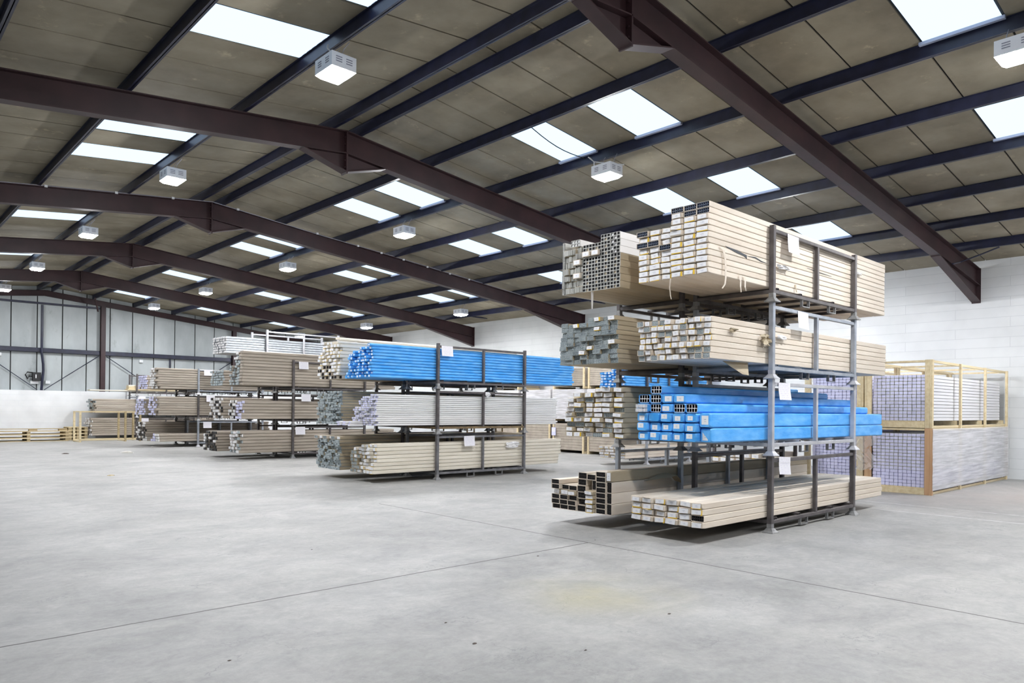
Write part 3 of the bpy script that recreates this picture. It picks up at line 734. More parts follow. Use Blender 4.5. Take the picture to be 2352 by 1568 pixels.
def s_nf3(c, r):
    if (c, r) in ((0, 0), (0, 1), (1, 0), (1, 1), (2, 1), (9, 0), (9, 1), (9, 6), (7, 6), (6, 6), (7, 0), (5, 4), (3, 3), (1, 4), (3, 5), (6, 4), (8, 5)): return 'opengrey', 0, random.uniform(-.02, .03)
    return 'paper', random.choice((0, 1, 3, 2, 3, 1, 4)), random.uniform(-.03, .05)
block(7.66, 4.77, 2*TH+LZ, 5.45, [(.107, 7, .0735)]*10, 'third tier of nearest front stack', 'packs on the nearest front stack, third tier', s_nf3, .015, .03)
# blue packs on the second tier
b3 = TH+LZ
gq = 'blue packs on the nearest front stack'
W2 = 'second tier of nearest front stack'
for r in range(2): place('blue', 5.3, .16, .176, 7.70+.03*(1-r), 4.775, b3+.182*r, r, 'thick blue film pack at aisle edge, %s, %s' % (W2, ('lower one', 'upper one')[r]), gq, 0)
for r in range(3):
    for c in range(5):
        v = 3 if (r, c) == (2, 3) else (c+r*2) % 3
        place('blue', 5.3, .172, .113, 7.66+random.uniform(-.02, .02), 4.945+c*.178, b3+r*.119, v, '%s, %s, %s row, %s back' % ('blue film pack' if v != 3 else 'unlabelled blue film pack', W2, ('bottom', 'second', 'third')[r], ORD[c]), gq, random.uniform(-.006, .006))
for c, st in enumerate(('blueopen', 'blueopen', 'blue', 'blueopen', 'clear')):
    place(st, 5.15, .172, .113, 7.66+(.02 if st != 'clear' else -.02), 4.945+c*.178, b3+3*.119, 1, '%s, %s, fourth row, %s back' % (LOOK[st], W2, ORD[c]), gq)
for c, st in ((1, 'blue'), (2, 'blue'), (3, 'blueopen'), (4, 'blueopen')):
    place(st, 4.95, .172, .113, 7.68, 4.945+c*.178, b3+4*.119, (2 if st == 'blue' else 1), '%s, %s, fifth row, %s back' % (LOOK[st], W2, ORD[c]), gq)
place('blueopen', 4.8, .172, .105, 7.69, 4.945+3*.178, b3+5*.119, 0, 'open blue film pack lying on top of the pile, second tier of nearest front stack', gq)
def s_nf1(c, r): return 'paper', random.choice((0, 1, 2, 3, 4, 1, 3)) if (c, r) != (0, 1) else 2, random.uniform(-.02, .02)
def s_nf1b(c, r):
    if (c, r) == (0, 1): return 'opendark', 0, 0.
    return s_nf1(c, r)
block(7.55, 4.765, LZ, 5.45, [(.179, 4, .0765)]*6, 'ground tier of nearest front stack', 'packs on the nearest front stack, ground tier', s_nf1b, .015, .012)

# ---- nearest row, rear stack ----------------------------------------------------
def s_nb4(c, r):
    if c < 4:
        return 'box', (0 if (c == 0 and r >= 5) else 1), 0.
    if c < 7: return 'slot', (r+c) % 3, random.uniform(-.03, .05)
    return 'edge', 0, .0
block(7.70, 6.17, 3*TH+LZ, 5.4, [(.165, 8, .094)]*2+[(.165, 7, .094)]*2+[(.13, 7, .094), (.12, 7, .090), (.10, 7, .09), (.045, 8, .094)], 'top tier of nearest rear stack', 'grey sections on the nearest rear stack', s_nb4, .006)
place('box', 1.4, .165, .094, 7.70, 6.83+.06, 3*TH+LZ+7*.094+.002, 0, 'short grey square tube pack lying on top of nearest rear stack', 'grey sections on the nearest rear stack')
for c, r in ((2, 5), (3, 5), (4, 2), (4, 4)):
    q = MB(); q.box(-.05, -.012, .012, .14, .012, .083); o = q.build('wrapped_pack_end', M['paper']); 
    yy = 6.17+(c*.165 if c < 5 else 0)
    o.location = (7.69, yy, 3*TH+LZ+r*.094); l = MB(); l.box(-.053, -.0495, .025, .128, .02, .075); l.build('end_label', M['label'], o)
    tag(o, 'labelled paper cap over grey tubes, nearest rear stack, %s up, %s back' % (ORD[r], ORD[c]), 'wrapping')
block(7.63, 6.17, 2*TH+LZ, 5.4, [(.128, 10, .0635)]*4+[(.128, 9, .0635)]*3+[(.126, 9, .066)], 'third tier of nearest rear stack', 'grey packs on the nearest rear stack, third tier',
      lambda c, r: (('dullpaper', 1, -.02) if (c, r) in ((0, 9), (2, 9), (2, 7), (0, 4), (3, 3), (4, 2), (5, 8)) else ('perforated', (c+r) % 3, random.uniform(-.02, .05))), .01, .015)
def s_nb2(c, r):
    if (c, r) in ((0, 5), (1, 1), (1, 2), (1, 4), (4, 2), (4, 5), (5, 2), (4, 4), (2, 0), (3, 7)): return 'openfine', 0, random.uniform(-.03, .02)
    return 'dullpaper', random.choice((0, 1, 2, 3, 4, 4, 1)), random.uniform(-.03, .03)
block(7.80, 6.17, TH+LZ, 5.3, [(.178, 10, .0695)]*3+[(.175, 9, .0695)]*2+[(.172, 8, .0695)], 'second tier of nearest rear stack', 'packs on the nearest rear stack, second tier', s_nb2, .02, .02)
gq = 'packs on the nearest rear stack, ground tier'; W1 = 'ground tier of nearest rear stack'
for r in range(4): place('opendark' if r < 3 else 'dullpaper', 5.67, .085, .143, 7.56, 6.17, LZ+r*.146, 0, '%s at the aisle edge, %s, %s up' % (LOOK['opendark' if r < 3 else 'dullpaper'], W1, ORD[r]), gq)
for r in range(8): place('opendark', 5.6, .165, .068, 7.54, 6.262, LZ+r*.071, r % 2, 'black-ended paper pack, %s, second column back, %s up' % (W1, ORD[r]), gq, random.uniform(-.007, .007))
for r in range(5): place('dullpaper', 5.6, .155, .058, 7.50+random.uniform(-.02, .02), 6.435, LZ+r*.061, 1+r % 3, 'labelled brown paper pack, %s, third column back, %s up' % (W1, ORD[r]), gq, random.uniform(-.007, .007))
place('opendark', 5.6, .075, .13, 7.56, 6.435, LZ+.31, 0, 'upright black-ended paper pack, %s, third column back' % W1, gq)
place('opendark', 5.6, .15, .075, 7.54, 6.436, LZ+.445, 1, 'black open-ended pack lying on the upright one, %s' % W1, gq)
for r in range(6): place('opendark', 5.6, .15, .086, 7.54+random.uniform(-.02, .02), 6.60, LZ+r*.0895, r % 2, 'black-ended paper pack, %s, fourth column back, %s up' % (W1, ORD[r]), gq, random.uniform(-.007, .007))
for c in range(3):
    for r in range((5, 5, 6)[c]):
        st = 'dullpaper' if r == 3 else 'opendark'
        place(st, 5.6, .148, .066, 7.52+random.uniform(-.03, .03), 6.76+c*.155, LZ+r*.069, r % 2 + 1 if st == 'dullpaper' else r % 2, '%s, %s, %s column back, %s up' % (LOOK[st], W1, ORD[4+c], ORD[r]), gq, random.uniform(-.007, .007))

# ---- second row ---------------------------------------------------------------
R2X, R2W, R2Y = 9.87, 2.68, 13.04
for t, key in enumerate(('mid', 'rust', 'dark')): stillage(key, R2W, ND, R2X, R2Y, t, ('ground', 'second', 'top')[t]+' tier of second row front stack')
for t, key in enumerate(('dark', 'dark', 'dark')): stillage(key, R2W, ND, R2X, R2Y+1.35, t, ('ground', 'second', 'top')[t]+' tier of second row rear stack')
block(8.20, 13.10, 2*TH+LZ, 6.2, [(.118, 11, .0650)]+[(.118, 10, .0655)]*3+[(.12, 9, .0655)]*3+[(.12, 8, .066)], 'top tier of second row front stack', 'blue packs on the second row',
      lambda c, r: ('blue', (c*3+r) % 4 if (c+r) % 7 else 2, random.uniform(-.05, .06)), .02, .03)
def s_bar(c, r):
    dx = random.uniform(-.07, .03) - .02*c*(r < 9)
    if r < 2 and c > 5: dx -= .28
    return ('barwhite' if r < 5 else 'bar'), 0, dx
block(8.36, 13.10, TH+LZ, 5.45, [(.075, 15, .0447)]*3+[(.075, 14, .0447)]*5+[(.075, 12, .0447), (.075, 4, .0447), (.075, 2, .0447)], 'second tier of second row front stack', 'white bars on the second row', s_bar, .01)
def s_r21(c, r):
    if c >= 4 and random.random() < .35 or c >= 5: return ('openfine' if random.random() < .7 else 'paper'), 0, -.05
    return 'cream', random.choice((0, 1, 2, 3)), random.uniform(-.06, .05)
block(8.32, 13.10, LZ, 5.6, [(.135, 8, .0795)]*2+[(.135, 8, .0765)]*2+[(.135, 7, .078)]*2+[(.12, 6, .078)], 'ground tier of second row front stack', 'packs on the second row front stack, ground tier', s_r21, .02, .03)
def s_r2b(c, r):
    if r < 4 and c >= 3 and random.random() < .6 or r == 0 and c < 3: return 'opendark', 0, random.uniform(-.04, .02)
    return 'cream', random.choice((0, 1, 2, 3)), random.uniform(-.05, .03)
block(8.25, 14.45, 2*TH+LZ, 5.6, [(.132, 10, .078)]*3+[(.132, 11, .078)]*3+[(.132, 8, .078), (.13, 4, .078)], 'top tier of second row rear stack', 'cream packs on the second row rear stack', s_r2b, .03, .03)
for i, (yy, zz) in enumerate(((14.42, .785), (14.5, .855), (14.75, .90), (15.0, .92))):
    q = MB(); q.cbox(0, 5.4, 0, .06, 0, .045, .008); o = q.build('loose_trim', M['cream']); o.location = (8.15+.1*i, yy, 2*TH+LZ+zz)
    tag(o, 'loose cream trim strip lying on the cream packs, %s from the aisle' % ORD[i], 'trim strip', 'loose trims on the second row')
block(8.28, 14.45, TH+LZ, 5.6, [(.178, 12, .0625)]*3+[(.178, 11, .064)]*3, 'second tier of second row rear stack', 'blue-grey packs on the second row rear stack, second tier', lambda c, r: ('slabgrey', (c+2*r) % 3, random.uniform(-.04, .05)), .01, .01)
def s_r2b1(c, r):
    if r == 9: return 'opengrey' if c % 2 else 'dullpaper', 0, random.uniform(-.1, .02)
    return 'slabgrey', (c+2*r) % 3, random.uniform(-.04, .05)
block(8.28, 14.45, LZ, 5.6, [(.178, 10, .075)]*6, 'ground tier of second row rear stack', 'blue-grey packs on the second row rear stack, ground tier', s_r2b1, .01, .02)
place('blue', 1.5, .12, .08, 8.30, 14.24, 2*TH+LZ, 3, 'dark blue film pack slid between the two top tiers, second row', 'blue packs on the second row')

# ---- third row -----------------------------------------------------------------
R3X, R3Y = 10.45, 21.19
for t in range(3): stillage('dark', 2.55, ND, R3X, R3Y, t, ('ground', 'second', 'top')[t]+' tier of third row front stack')
for t in range(4): stillage('dark' if t < 3 else 'pale', 2.55, ND, R3X-.25*(t == 3), R3Y+1.35, t, ('ground', 'second', 'third', 'top')[t]+' tier of third row rear stack')
def s3(c, r):
    if c == 0: return 'carton', 0, 0.
    if r > 8: return 'capwhite', 0, random.uniform(-.06, .06)
    return 'capgrey', 0, random.uniform(-.04, .1)
block(8.88, 21.25, 2*TH+LZ, 5.35, [(.20, 11, .093)]+[(.16, 11, .09)]+[(.15, 10, .085)]*2+[(.14, 7, .085)]*2, 'top tier of third row front stack', 'long cartons on the third row', s3, .02)
block(8.90, 21.25, TH+LZ, 5.35, [(.16, 6, .092)]+[(.15, 6, .088)]*2+[(.11, 6, .095)]*4, 'second tier of third row front stack', 'cartons on the third row front stack, second tier', lambda c, r: (('capblue' if c < 3 else ('capwhite' if (c+r) % 3 else 'capdark')), 0, random.uniform(-.07, .05)), .02)
block(8.85, 21.25, LZ, 5.4, [(.16, 7, .096)]*2+[(.15, 7, .092)]*3, 'ground tier of third row front stack', 'cartons on the third row front stack, ground tier', lambda c, r: (('capwhite' if random.random() < .65 else 'capgrey'), 0, random.uniform(-.06, .06)), .02)
block(8.85, 22.60, 2*TH+LZ, 5.35, [(.17, 6, .08)]*6, 'third tier of third row rear stack', 'cartons on the third row rear stack, third tier', lambda c, r: ('capgrey', 0, random.uniform(-.03, .05)), .02)
block(8.80, 22.60, TH+LZ, 5.35, [(.13, 7, .092)]*7, 'second tier of third row rear stack', 'cartons on the third row rear stack, second tier', lambda c, r: (('capwhite' if random.random() < .75 else 'capdark'), 0, random.uniform(-.05, .05)), .02)
block(8.66, 22.60, LZ, 5.35, [(.2, 7, .088)]*5, 'ground tier of third row rear stack', 'cartons on the third row rear stack, ground tier', lambda c, r: (('capdark' if random.random() < .7 else 'capwhite'), 0, random.uniform(-.05, .05)), .02)
block(8.90, 22.60, 3*TH+LZ, 4.2, [(.115, 7, .075)]*9, 'top tier of third row rear stack', 'galvanised sections on the third row rear stack', lambda c, r: ('galv', 0, random.uniform(-.03, .03)), .01)

# ---- fourth row ----------------------------------------------------------------
R4X, R4Y = 10.43, 29.15
for t, key in enumerate(('light', 'dark', 'light')): stillage(key, 2.6, ND, R4X, R4Y, t, ('ground', 'second', 'top')[t]+' tier of fourth row front stack')
for t in range(3): stillage('dark', 2.6, ND, R4X, R4Y+1.36, t, ('ground', 'second', 'top')[t]+' tier of fourth row rear stack')
block(8.95, 29.2, 2*TH+LZ, 5.4, [(.19, 9, .088)]+[(.17, 9, .088)]*4, 'top tier of fourth row front stack', 'cartons on the fourth row front stack, top tier', lambda c, r: (('carton' if c == 0 else 'capwhite'), 0, random.uniform(-.06, .06) + .08*(r == 0)), .02)
block(9.00, 29.2, TH+LZ, 5.4, [(.19, 8, .09)]+[(.17, 8, .09)]*5, 'second tier of fourth row front stack', 'cartons on the fourth row front stack, second tier', lambda c, r: (('carton' if c == 0 else 'capblue'), 0, random.uniform(-.10, .06)), .02)
block(9.02, 29.2, LZ+.02, 5.4, [(.2, 3, .10)]+[(.19, 3, .10)]*3, 'ground tier of fourth row front stack', 'cartons on the fourth row front stack, ground tier', lambda c, r: (('capwhite' if c < 2 else 'capblue'), 0, random.uniform(-.04, .04)), .02)
block(9.0, 30.57, 2*TH+LZ, 4.5, [(.175, 6, .09)]*6, 'top tier of fourth row rear stack', 'cartons on the fourth row rear stack, top tier', lambda c, r: ('capblue', 0, random.uniform(-.03, .03)), .02)
block(8.9, 30.57, TH+LZ, 4.5, [(.175, 7, .09)]*6, 'second tier of fourth row rear stack', 'cartons on the fourth row rear stack, second tier', lambda c, r: ('capblue', 0, random.uniform(-.05, .05)), .02)
block(8.95, 30.57, LZ, 5.0, [(.175, 8, .092)]*6, 'ground tier of fourth row rear stack', 'cartons on the fourth row rear stack, ground tier', lambda c, r: (('capdark' if random.random() < .5 else 'capwhite'), 0, random.uniform(-.06, .05)), .02)

# ---- fifth row -----------------------------------------------------------------
R5X, R5Y = 10.36, 36.78
for t, key in enumerate(('dark', 'light', 'dark')): stillage(key, 2.6, ND, R5X, R5Y, t, ('ground', 'second', 'top')[t]+' tier of fifth row stack by the gable')
block(8.62, 36.84, TH+LZ, 5.4, [(.21, 7, .093)]*5, 'second tier of fifth row stack', 'cartons on the fifth row', lambda c, r: (('carton' if c == 0 and r < 5 else 'capgrey'), 0, random.uniform(-.1, .12)), .02)
block(8.52, 36.84, LZ, 5.4, [(.21, 8, .10)]*5, 'ground tier of fifth row stack', 'cartons on the fifth row', lambda c, r: (('carton' if c == 0 and r % 2 else 'capwhite'), 0, random.uniform(-.06, .06)), .02)
for i, (x, y, z, L, w, h, m) in enumerate(((8.45, 36.95, 0, 5.2, .35, .05, 'cream'), (8.5, 37.35, 0, 5.2, .3, .05, 'cream'), (10.0, 36.9, .055, 3.6, .5, .05, 'wood'), (10.05, 36.95, .11, 1.3, .4, .06, 'wood'), (10.05, 36.95, .175, 1.2, .4, .06, 'wood'), (10.05, 36.95, .24, 1.2, .38, .06, 'cream'))):
    q = MB(); q.cbox(0, L, 0, w, 0, h, .008); o = q.build('loose_board', M[m]); o.location = (x, y, 2*TH+LZ+z)
    tag(o, 'loose pale board on the top tier by the gable, %s from the bottom' % ORD[i], 'board', 'loose boards on the fifth row')

# ------------------------------------------------------------------ right hand timber crates of window profiles
def crate(name_label, x, y, z, L, d, h, wrapped, red=False):
    root = empty('timber_crate', (x, y, z)); tag(root, name_label, 'crate', 'timber crates of window profiles')
    pw = .085; n = 3
    for i in range(n+1):
        for yy, s in ((0, 0), (d-.045, 1)):
            xx = i*(L-pw)/n
            q = MB(); q.cbox(xx, xx+pw*(1 if i in (0, n) else .8), yy, yy+.045, 0, h, .004); q.build('upright', M['woodred'] if red and i == 0 else M['wood'], root)
    for yy in (.045, d-.045-.09):
        q = MB(); q.cbox(0, .05, yy, yy+.09, 0, h, .004); q.build('end_stud', M['wood'] if not red else M['woodred'], root)
    for zz in (0, h-.05):
        for yy in (.0455, d-.085):
            q = MB(); q.cbox(.051, L-.01, yy+.001, yy+.04, zz, zz+(.05 if zz else .045), .003); q.build('long_rail', M['wood'], root)
    for i in range(n+1):
        xx = i*(L-pw)/n
        q = MB(); q.cbox(xx+.052 if i == 0 else xx, xx+(.097 if i == 0 else .06), .086, d-.086, .045, .135, .003); q.build('bearer', M['wood'], root)
        q = MB(); q.cbox(xx+.052 if i == 0 else xx+.005, xx+.09 if i == 0 else xx+.05, .05, d-.05, h-.048, h-.01, .003); q.build('cross_rail', M['wood'], root)
    q = MB(); q.cbox(0, .045, .136, d-.136, .0, .115, .003); q.build('end_board', M['wood'], root)
    q = MB(); q.cbox(0, .03, .136, d-.136, h-.045, h-.008, .003); q.build('end_rail', M['wood'], root)
    if wrapped: 
        q = MB(); nx, nz = 40, 16; rng = random.Random(3)
        for fr, (y0) in enumerate((-.012,)):
            P = [[(L*i/nx, y0 + rng.uniform(-.004, .004), .09+(h-.10)*k/nz) for k in range(nz+1)] for i in range(nx+1)]
            for i in range(nx):
                for k in range(nz): q.quad([P[i][k], P[i+1][k], P[i+1][k+1], P[i][k+1]])
        q.build('stretch_film', M['film'], root, smooth=True)
    return root
def film_mat():
    m = bpy.data.materials.new('stretch_film'); m.use_nodes = True; nt = m.node_tree; N = nt.nodes; L = nt.links; b = N['Principled BSDF']
    b.inputs['Roughness'].default_value = .22; b.inputs['Base Color'].default_value = (.80,.80,.84,1)
    tc = N.new('ShaderNodeTexCoord'); mp = N.new('ShaderNodeMapping'); mp.inputs['Scale'].default_value = (.45, 1, 9); mp.inputs['Rotation'].default_value = (0, -.12, 0); L.new(tc.outputs['Object'], mp.inputs[0])
    n = N.new('ShaderNodeTexNoise'); n.inputs['Scale'].default_value = 2.2; n.inputs['Detail'].default_value = 6; L.new(mp.outputs[0], n.inputs[0])
    r = N.new('ShaderNodeValToRGB'); r.color_ramp.elements[0].position = .35; r.color_ramp.elements[1].position = .7; r.color_ramp.elements[0].color = (.55,.55,.55,1); r.color_ramp.elements[1].color = (.92,.92,.92,1)
    L.new(n.outputs['Fac'], r.inputs[0]); L.new(r.outputs[0], b.inputs['Alpha'])
    bp = N.new('ShaderNodeBump'); bp.inputs['Strength'].default_value = .7; bp.inputs['Distance'].default_value = .02; L.new(n.outputs['Fac'], bp.inputs['Height']); L.new(bp.outputs[0], b.inputs['Normal'])
    return m
M['film'] = film_mat()
CX, CY, CL = 15.59, 4.80, 5.45
crate('pale timber crate standing on the floor, stretch-wrapped, front one', CX, CY, 0, CL, 1.27, 1.30, True, True)
crate('open pale timber crate stacked on the wrapped front crate', CX, CY, 1.305, CL, 1.27, 1.335, False)
crate('timber crate on the floor behind the wrapped front crate', CX+.02, CY+1.30, 0, CL, 1.25, 1.30, False)
crate('timber crate stacked behind the open upper crate', CX+.02, CY+1.30, 1.305, CL, 1.25, 1.335, False)
made = 0
rest = MB()
def profiles(x, y, z, cols, rows, w, h, where, limit):
    global made
    for r in reversed(range(rows)):
        for c in range(cols):
            dx = random.uniform(-.012, .012); yy = y+c*w+random.uniform(-.002, .002); zz = z+r*h
            if made < limit:
                place('pvc', 5.25, w-.009, h-.006, x+dx, yy, zz, 0, 'lilac-white window profile, %s, %s row up, %s column back' % (where, ORD[r], ORD[c]), 'window profiles in the timber crates')
                made += 1
            else:
                rest.cbox(x+dx, x+5.25, yy, yy+w-.009, zz, zz+h-.006, .006)
profiles(CX+.06, CY+.145, 1.305+.138, 12, 14, .082, .0655, 'upper front crate', 300)
profiles(CX+.06, CY+.145, .138, 12, 16, .082, .0660, 'lower front crate', 300)
profiles(CX+.08, CY+1.30+.14, 1.305+.138, 12, 14, .08, .0655, 'upper', 300)
profiles(CX+.08, CY+1.30+.14, .138, 12, 16, .08, .066, 'lower', 300)
rest.build('window_profiles_massed', M['lilac'])
tag(bpy.data.objects['window_profiles_massed'], 'remaining lilac-white window profiles filling the lower and rear crates', 'plastic profiles', None, 'stuff')
# crumpled clear film hanging on the crate post
q = MB(); rng = random.Random(11); P = []
for i in range(9):
    P.append([(CX-.03-.05*abs(math.sin(i*1.3+k))-rng.uniform(0, .03), CY+1.05+.42*i/8+rng.uniform(-.02, .02)-.06*math.sin(k), .42+.80*k/9+rng.uniform(-.03, .03)) for k in range(10)])
for i in range(8):
    for k in range(9):
        if (i in (0, 7) and k < 2): continue
        q.quad([P[i][k], P[i+1][k], P[i+1][k+1], P[i][k+1]])
def clear_mat():
    m = bpy.data.materials.new('clear_film'); m.use_nodes = True; b = m.node_tree.nodes['Principled BSDF']; b.inputs['Base Color'].default_value = (.85,.85,.88,1); b.inputs['Roughness'].default_value = .12; b.inputs['Alpha'].default_value = .30; return m
M['clear'] = clear_mat()
tag(q.build('crumpled_film', M['clear']), 'crumpled clear plastic film hanging between the two lower crates', 'plastic film')

# ------------------------------------------------------------------ stacks farther to the right, seen past the near racks
for t in range(3): stillage('light' if t == 0 else 'dark', 2.2, ND, 17.55, 13.02, t, ('ground', 'second', 'top')[t]+' tier of second row stack by the block wall')
block(16.6, 13.07, LZ, 4.4, [(.19, 4, .085)]*5, 'ground tier beside block wall', 'packs by the block wall, ground tier', lambda c, r: ('paper', random.randrange(4), random.uniform(-.04, .04)), .01, .01)
block(16.7, 13.07, TH+LZ, 4.3, [(.21, 6, .11)]*5, 'second tier beside block wall', 'packs by the block wall, second tier', lambda c, r: ('dullpaper', random.randrange(4), 0.), .02)
block(16.6, 13.07, 2*TH+LZ, 4.4, [(.13, 8, .072)]*4+[(.15, 6, .08)]*3, 'top tier beside block wall', 'blue packs by the block wall', lambda c, r: ('blue', (c+r) % 4, random.uniform(-.04, .04)), .01, .02)
for t in range(2): stillage('dark', 1.3 if t else 1.3, 1.2, 14.1, 7.45, t, ('ground', 'second')[t]+' tier beside the rear crate')
block(13.92, 7.5, LZ, 1.7, [(.182, 5, .105)]*6, 'ground tier beside rear crate', 'packs beside the rear crate', lambda c, r: ('paper', random.randrange(4), 0.), .01)
block(13.92, 7.5, TH+LZ, 1.7, [(.22, 7, .125)]*5, 'second tier beside rear crate', 'blue packs beside the rear crate', lambda c, r: ('blue', (c+r) % 4, 0.), .01)

# brown carton stacks in timber frames along the block wall
def wall_stack(y, yw, i):
    for lv, (z0, h, wrapped) in enumerate(((.0, 1.12, False), (1.16, 1.18, True), (2.36, .80, False))):
        if lv == 2 and i == 2: continue
        root = empty('crated_carton_stack', (19.85, y, z0))
        tag(root, '%s, %s of the stack, %s along the block wall' % ('film-wrapped brown load on a timber base' if wrapped else 'brown boarded load between pale timber uprights', ('bottom', 'middle', 'top')[lv], ORD[i]), 'crate', 'framed loads along the block wall')
        q = MB(); n = 10
        for k in range(n): q.cbox(0.03, 1.2, .07, yw-.07, .10+(h-.14)*k/n+.002, .10+(h-.14)*(k+1)/n-.004, .006)
        q.build('load', M['board'], root)
        for yy in (0.02, yw-.09):
            q = MB(); q.cbox(0, .05, yy, yy+.07, 0, h, .004); q.build('upright', M['wood'], root)
        q = MB(); q.cbox(.05, 1.2, .02, .09, 0, .09, .004); q.build('runner', M['wood'], root); q = MB(); q.cbox(.05, 1.2, yw-.09, yw-.02, 0, .09, .004); q.build('runner', M['wood'], root)
        if wrapped:
            q = MB(); q.loft([[(-.012, 0, z), (1.22, 0, z), (1.22, yw, z), (-.012, yw, z)] for z in (.08, h*.5, h)], cap=False); q.build('stretch_film', M['film'], root)
for i, (y, yw) in enumerate(((15.85, 1.52), (17.5, 1.6), (19.2, 1.6), (20.95, 1.6))): wall_stack(y, yw, i)
q = MB(); q.box(19.825, 19.845, 18.9, 19.1, .62, .92); q.box(19.822, 19.8245, 18.92, 19.08, .75, .88, 1)
tag(q.build('hanging_card', [M['lilac'], M['note']]), 'pale lilac card hung on the boarded load along the block wall', 'card')

# ------------------------------------------------------------------ paper notes on the frames
def note(x0, x1, z0, z1, y, label, tilt=0., yaw_=0.):
    w, h = x1-x0, z1-z0; q = MB(); n = 6
    for i in range(n):
        a, c = i/n, (i+1)/n; f = lambda t: -.02*(1-t)**2
        q.quad([(-w/2, f(a), -h+h*a), (w/2, f(a), -h+h*a), (w/2, f(c), -h+h*c), (-w/2, f(c), -h+h*c)])
    o = q.build('paper_note', M['note']); o.location = ((x0+x1)/2, y, z1); o.rotation_euler = (0, tilt, yaw_)
    md = o.modifiers.new('thickness', 'SOLIDIFY'); md.thickness = .002
    return tag(o, label, 'paper note', 'notes on the stacking frames')
G = 'white paper note hanging on the '
note(9.42, 9.74, 3.75, 4.00, NFY-.032, G+'top tier rail of nearest front stack', .02)
note(9.74, 10.05, 2.755, 2.985, NFY-.032, G+'third tier rail of nearest front stack', .04)
note(9.20, 9.53, 1.755, 1.985, NFY-.032, G+'second tier rail of nearest front stack', 0)
note(9.23, 9.55, .755, .99, NFY-.032, G+'ground tier rail of nearest front stack', .06)
note(9.94, 10.26, 2.765, 2.995, R2Y-.032, G+'top tier rail of second row front stack')
note(10.61, 10.93, .73, .965, R2Y-.032, G+'ground tier rail of second row front stack', -.02)
note(10.61, 10.93, 2.77, 3.0, R3Y-.032, G+'top tier rail of third row front stack')
note(10.70, 11.02, 1.765, 1.99, R3Y-.032, G+'second tier rail of third row front stack')
note(10.52, 10.84, .73, .97, R3Y-.032, G+'ground tier rail of third row front stack')
note(10.62, 10.96, 2.78, 3.01, R4Y-.032, G+'top tier rail of fourth row front stack')
note(10.72, 11.05, 1.755, 1.985, R4Y-.032, G+'second tier rail of fourth row front stack')
note(10.61, 10.93, .725, .965, R4Y-.032, G+'ground tier rail of fourth row front stack')
note(10.40, 10.73, 1.755, 2.02, R5Y-.032, G+'second tier rail of fifth row stack')
note(10.55, 10.87, .78, .985, R5Y-.032, G+'ground tier rail of fifth row stack')

# ------------------------------------------------------------------ torn wrapping on the near racks
def strip(label, pts, w, m, cat='torn paper'):
    q = MB(); rows = []
    for i, p in enumerate(pts):
        t = w*(1-.5*i/(len(pts)-1)); rows.append([(p[0]-t/2, p[1], p[2]), (p[0]+t/2, p[1]-.004, p[2])])
    for i in range(len(rows)-1): q.quad([rows[i][0], rows[i][1], rows[i+1][1], rows[i+1][0]])
    o = q.build('torn_paper_strip', m); md = o.modifiers.new('thickness', 'SOLIDIFY'); md.thickness = .002
    return tag(o, label, cat, 'torn wrapping on the near racks')
yf = 4.758
strip('long torn paper strip hanging down the top pack side near its end', [(7.84, yf, 3.585), (7.90, yf-.01, 3.55), (7.935, yf-.012, 3.46), (7.94, yf-.02, 3.34), (7.935, yf-.025, 3.22), (7.925, yf-.02, 3.14), (7.88, yf-.01, 3.085)], .045, M['paper'])
strip('short torn paper strip below the top packs, left of a pair', [(8.29, yf, 3.30), (8.31, yf-.01, 3.22), (8.29, yf-.02, 3.15), (8.32, yf-.01, 3.09)], .03, M['paper'])
strip('short torn paper strip below the top packs, right of a pair', [(8.40, yf, 3.30), (8.42, yf-.01, 3.23), (8.40, yf-.02, 3.16), (8.44, yf-.01, 3.12)], .035, M['paper'])
strip('torn paper strip by the middle post on the top packs', [(9.80, yf, 3.37), (9.785, yf-.01, 3.32), (9.80, yf-.015, 3.26)], .03, M['paperdull'])
strip('thin paper string hanging from the top pack ends', [(7.60, 5.30, 3.24), (7.595, 5.31, 3.12), (7.60, 5.30, 3.02), (7.61, 5.295, 2.98)], .02, M['paper'])
strip('white tape tail hanging under the grey tubes on the rear stack', [(7.72, 6.68, 3.25), (7.72, 6.68, 3.12), (7.72, 6.68, 3.0)], .05, M['whitepvc'], 'tape')
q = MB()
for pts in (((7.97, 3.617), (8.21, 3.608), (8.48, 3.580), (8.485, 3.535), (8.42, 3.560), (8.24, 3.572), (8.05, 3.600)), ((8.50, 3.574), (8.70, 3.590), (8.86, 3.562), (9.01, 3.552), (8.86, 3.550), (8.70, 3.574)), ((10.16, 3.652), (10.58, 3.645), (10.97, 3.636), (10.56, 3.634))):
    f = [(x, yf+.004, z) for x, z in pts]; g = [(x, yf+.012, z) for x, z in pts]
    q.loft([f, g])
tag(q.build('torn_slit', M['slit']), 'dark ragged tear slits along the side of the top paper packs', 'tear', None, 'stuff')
def crumple(label, c, s, n, m, seed, cat='crumpled film'):
    rng = random.Random(seed); q = MB(); P = [[(c[0]+s[0]*(i/n-.5)+rng.uniform(-.2, .2)*s[0]/n*2, c[1]-s[1]*rng.random(), c[2]+s[2]*(k/n-.5)*(1-.5*abs(i/n-.5))+rng.uniform(-.2, .2)*s[2]/n*2) for k in range(n+1)] for i in range(n+1)]
    for i in range(n):
        for k in range(n): q.quad([P[i][k], P[i+1][k], P[i+1][k+1], P[i][k+1]])
    return tag(q.build('crumpled_wrapper', m), label, cat, 'torn wrapping on the near racks')
crumple('crumpled white tape bunch right of the first post, top tier', (9.38, yf, 3.545), (.34, .05, .06), 5, M['whitepvc'], 2)
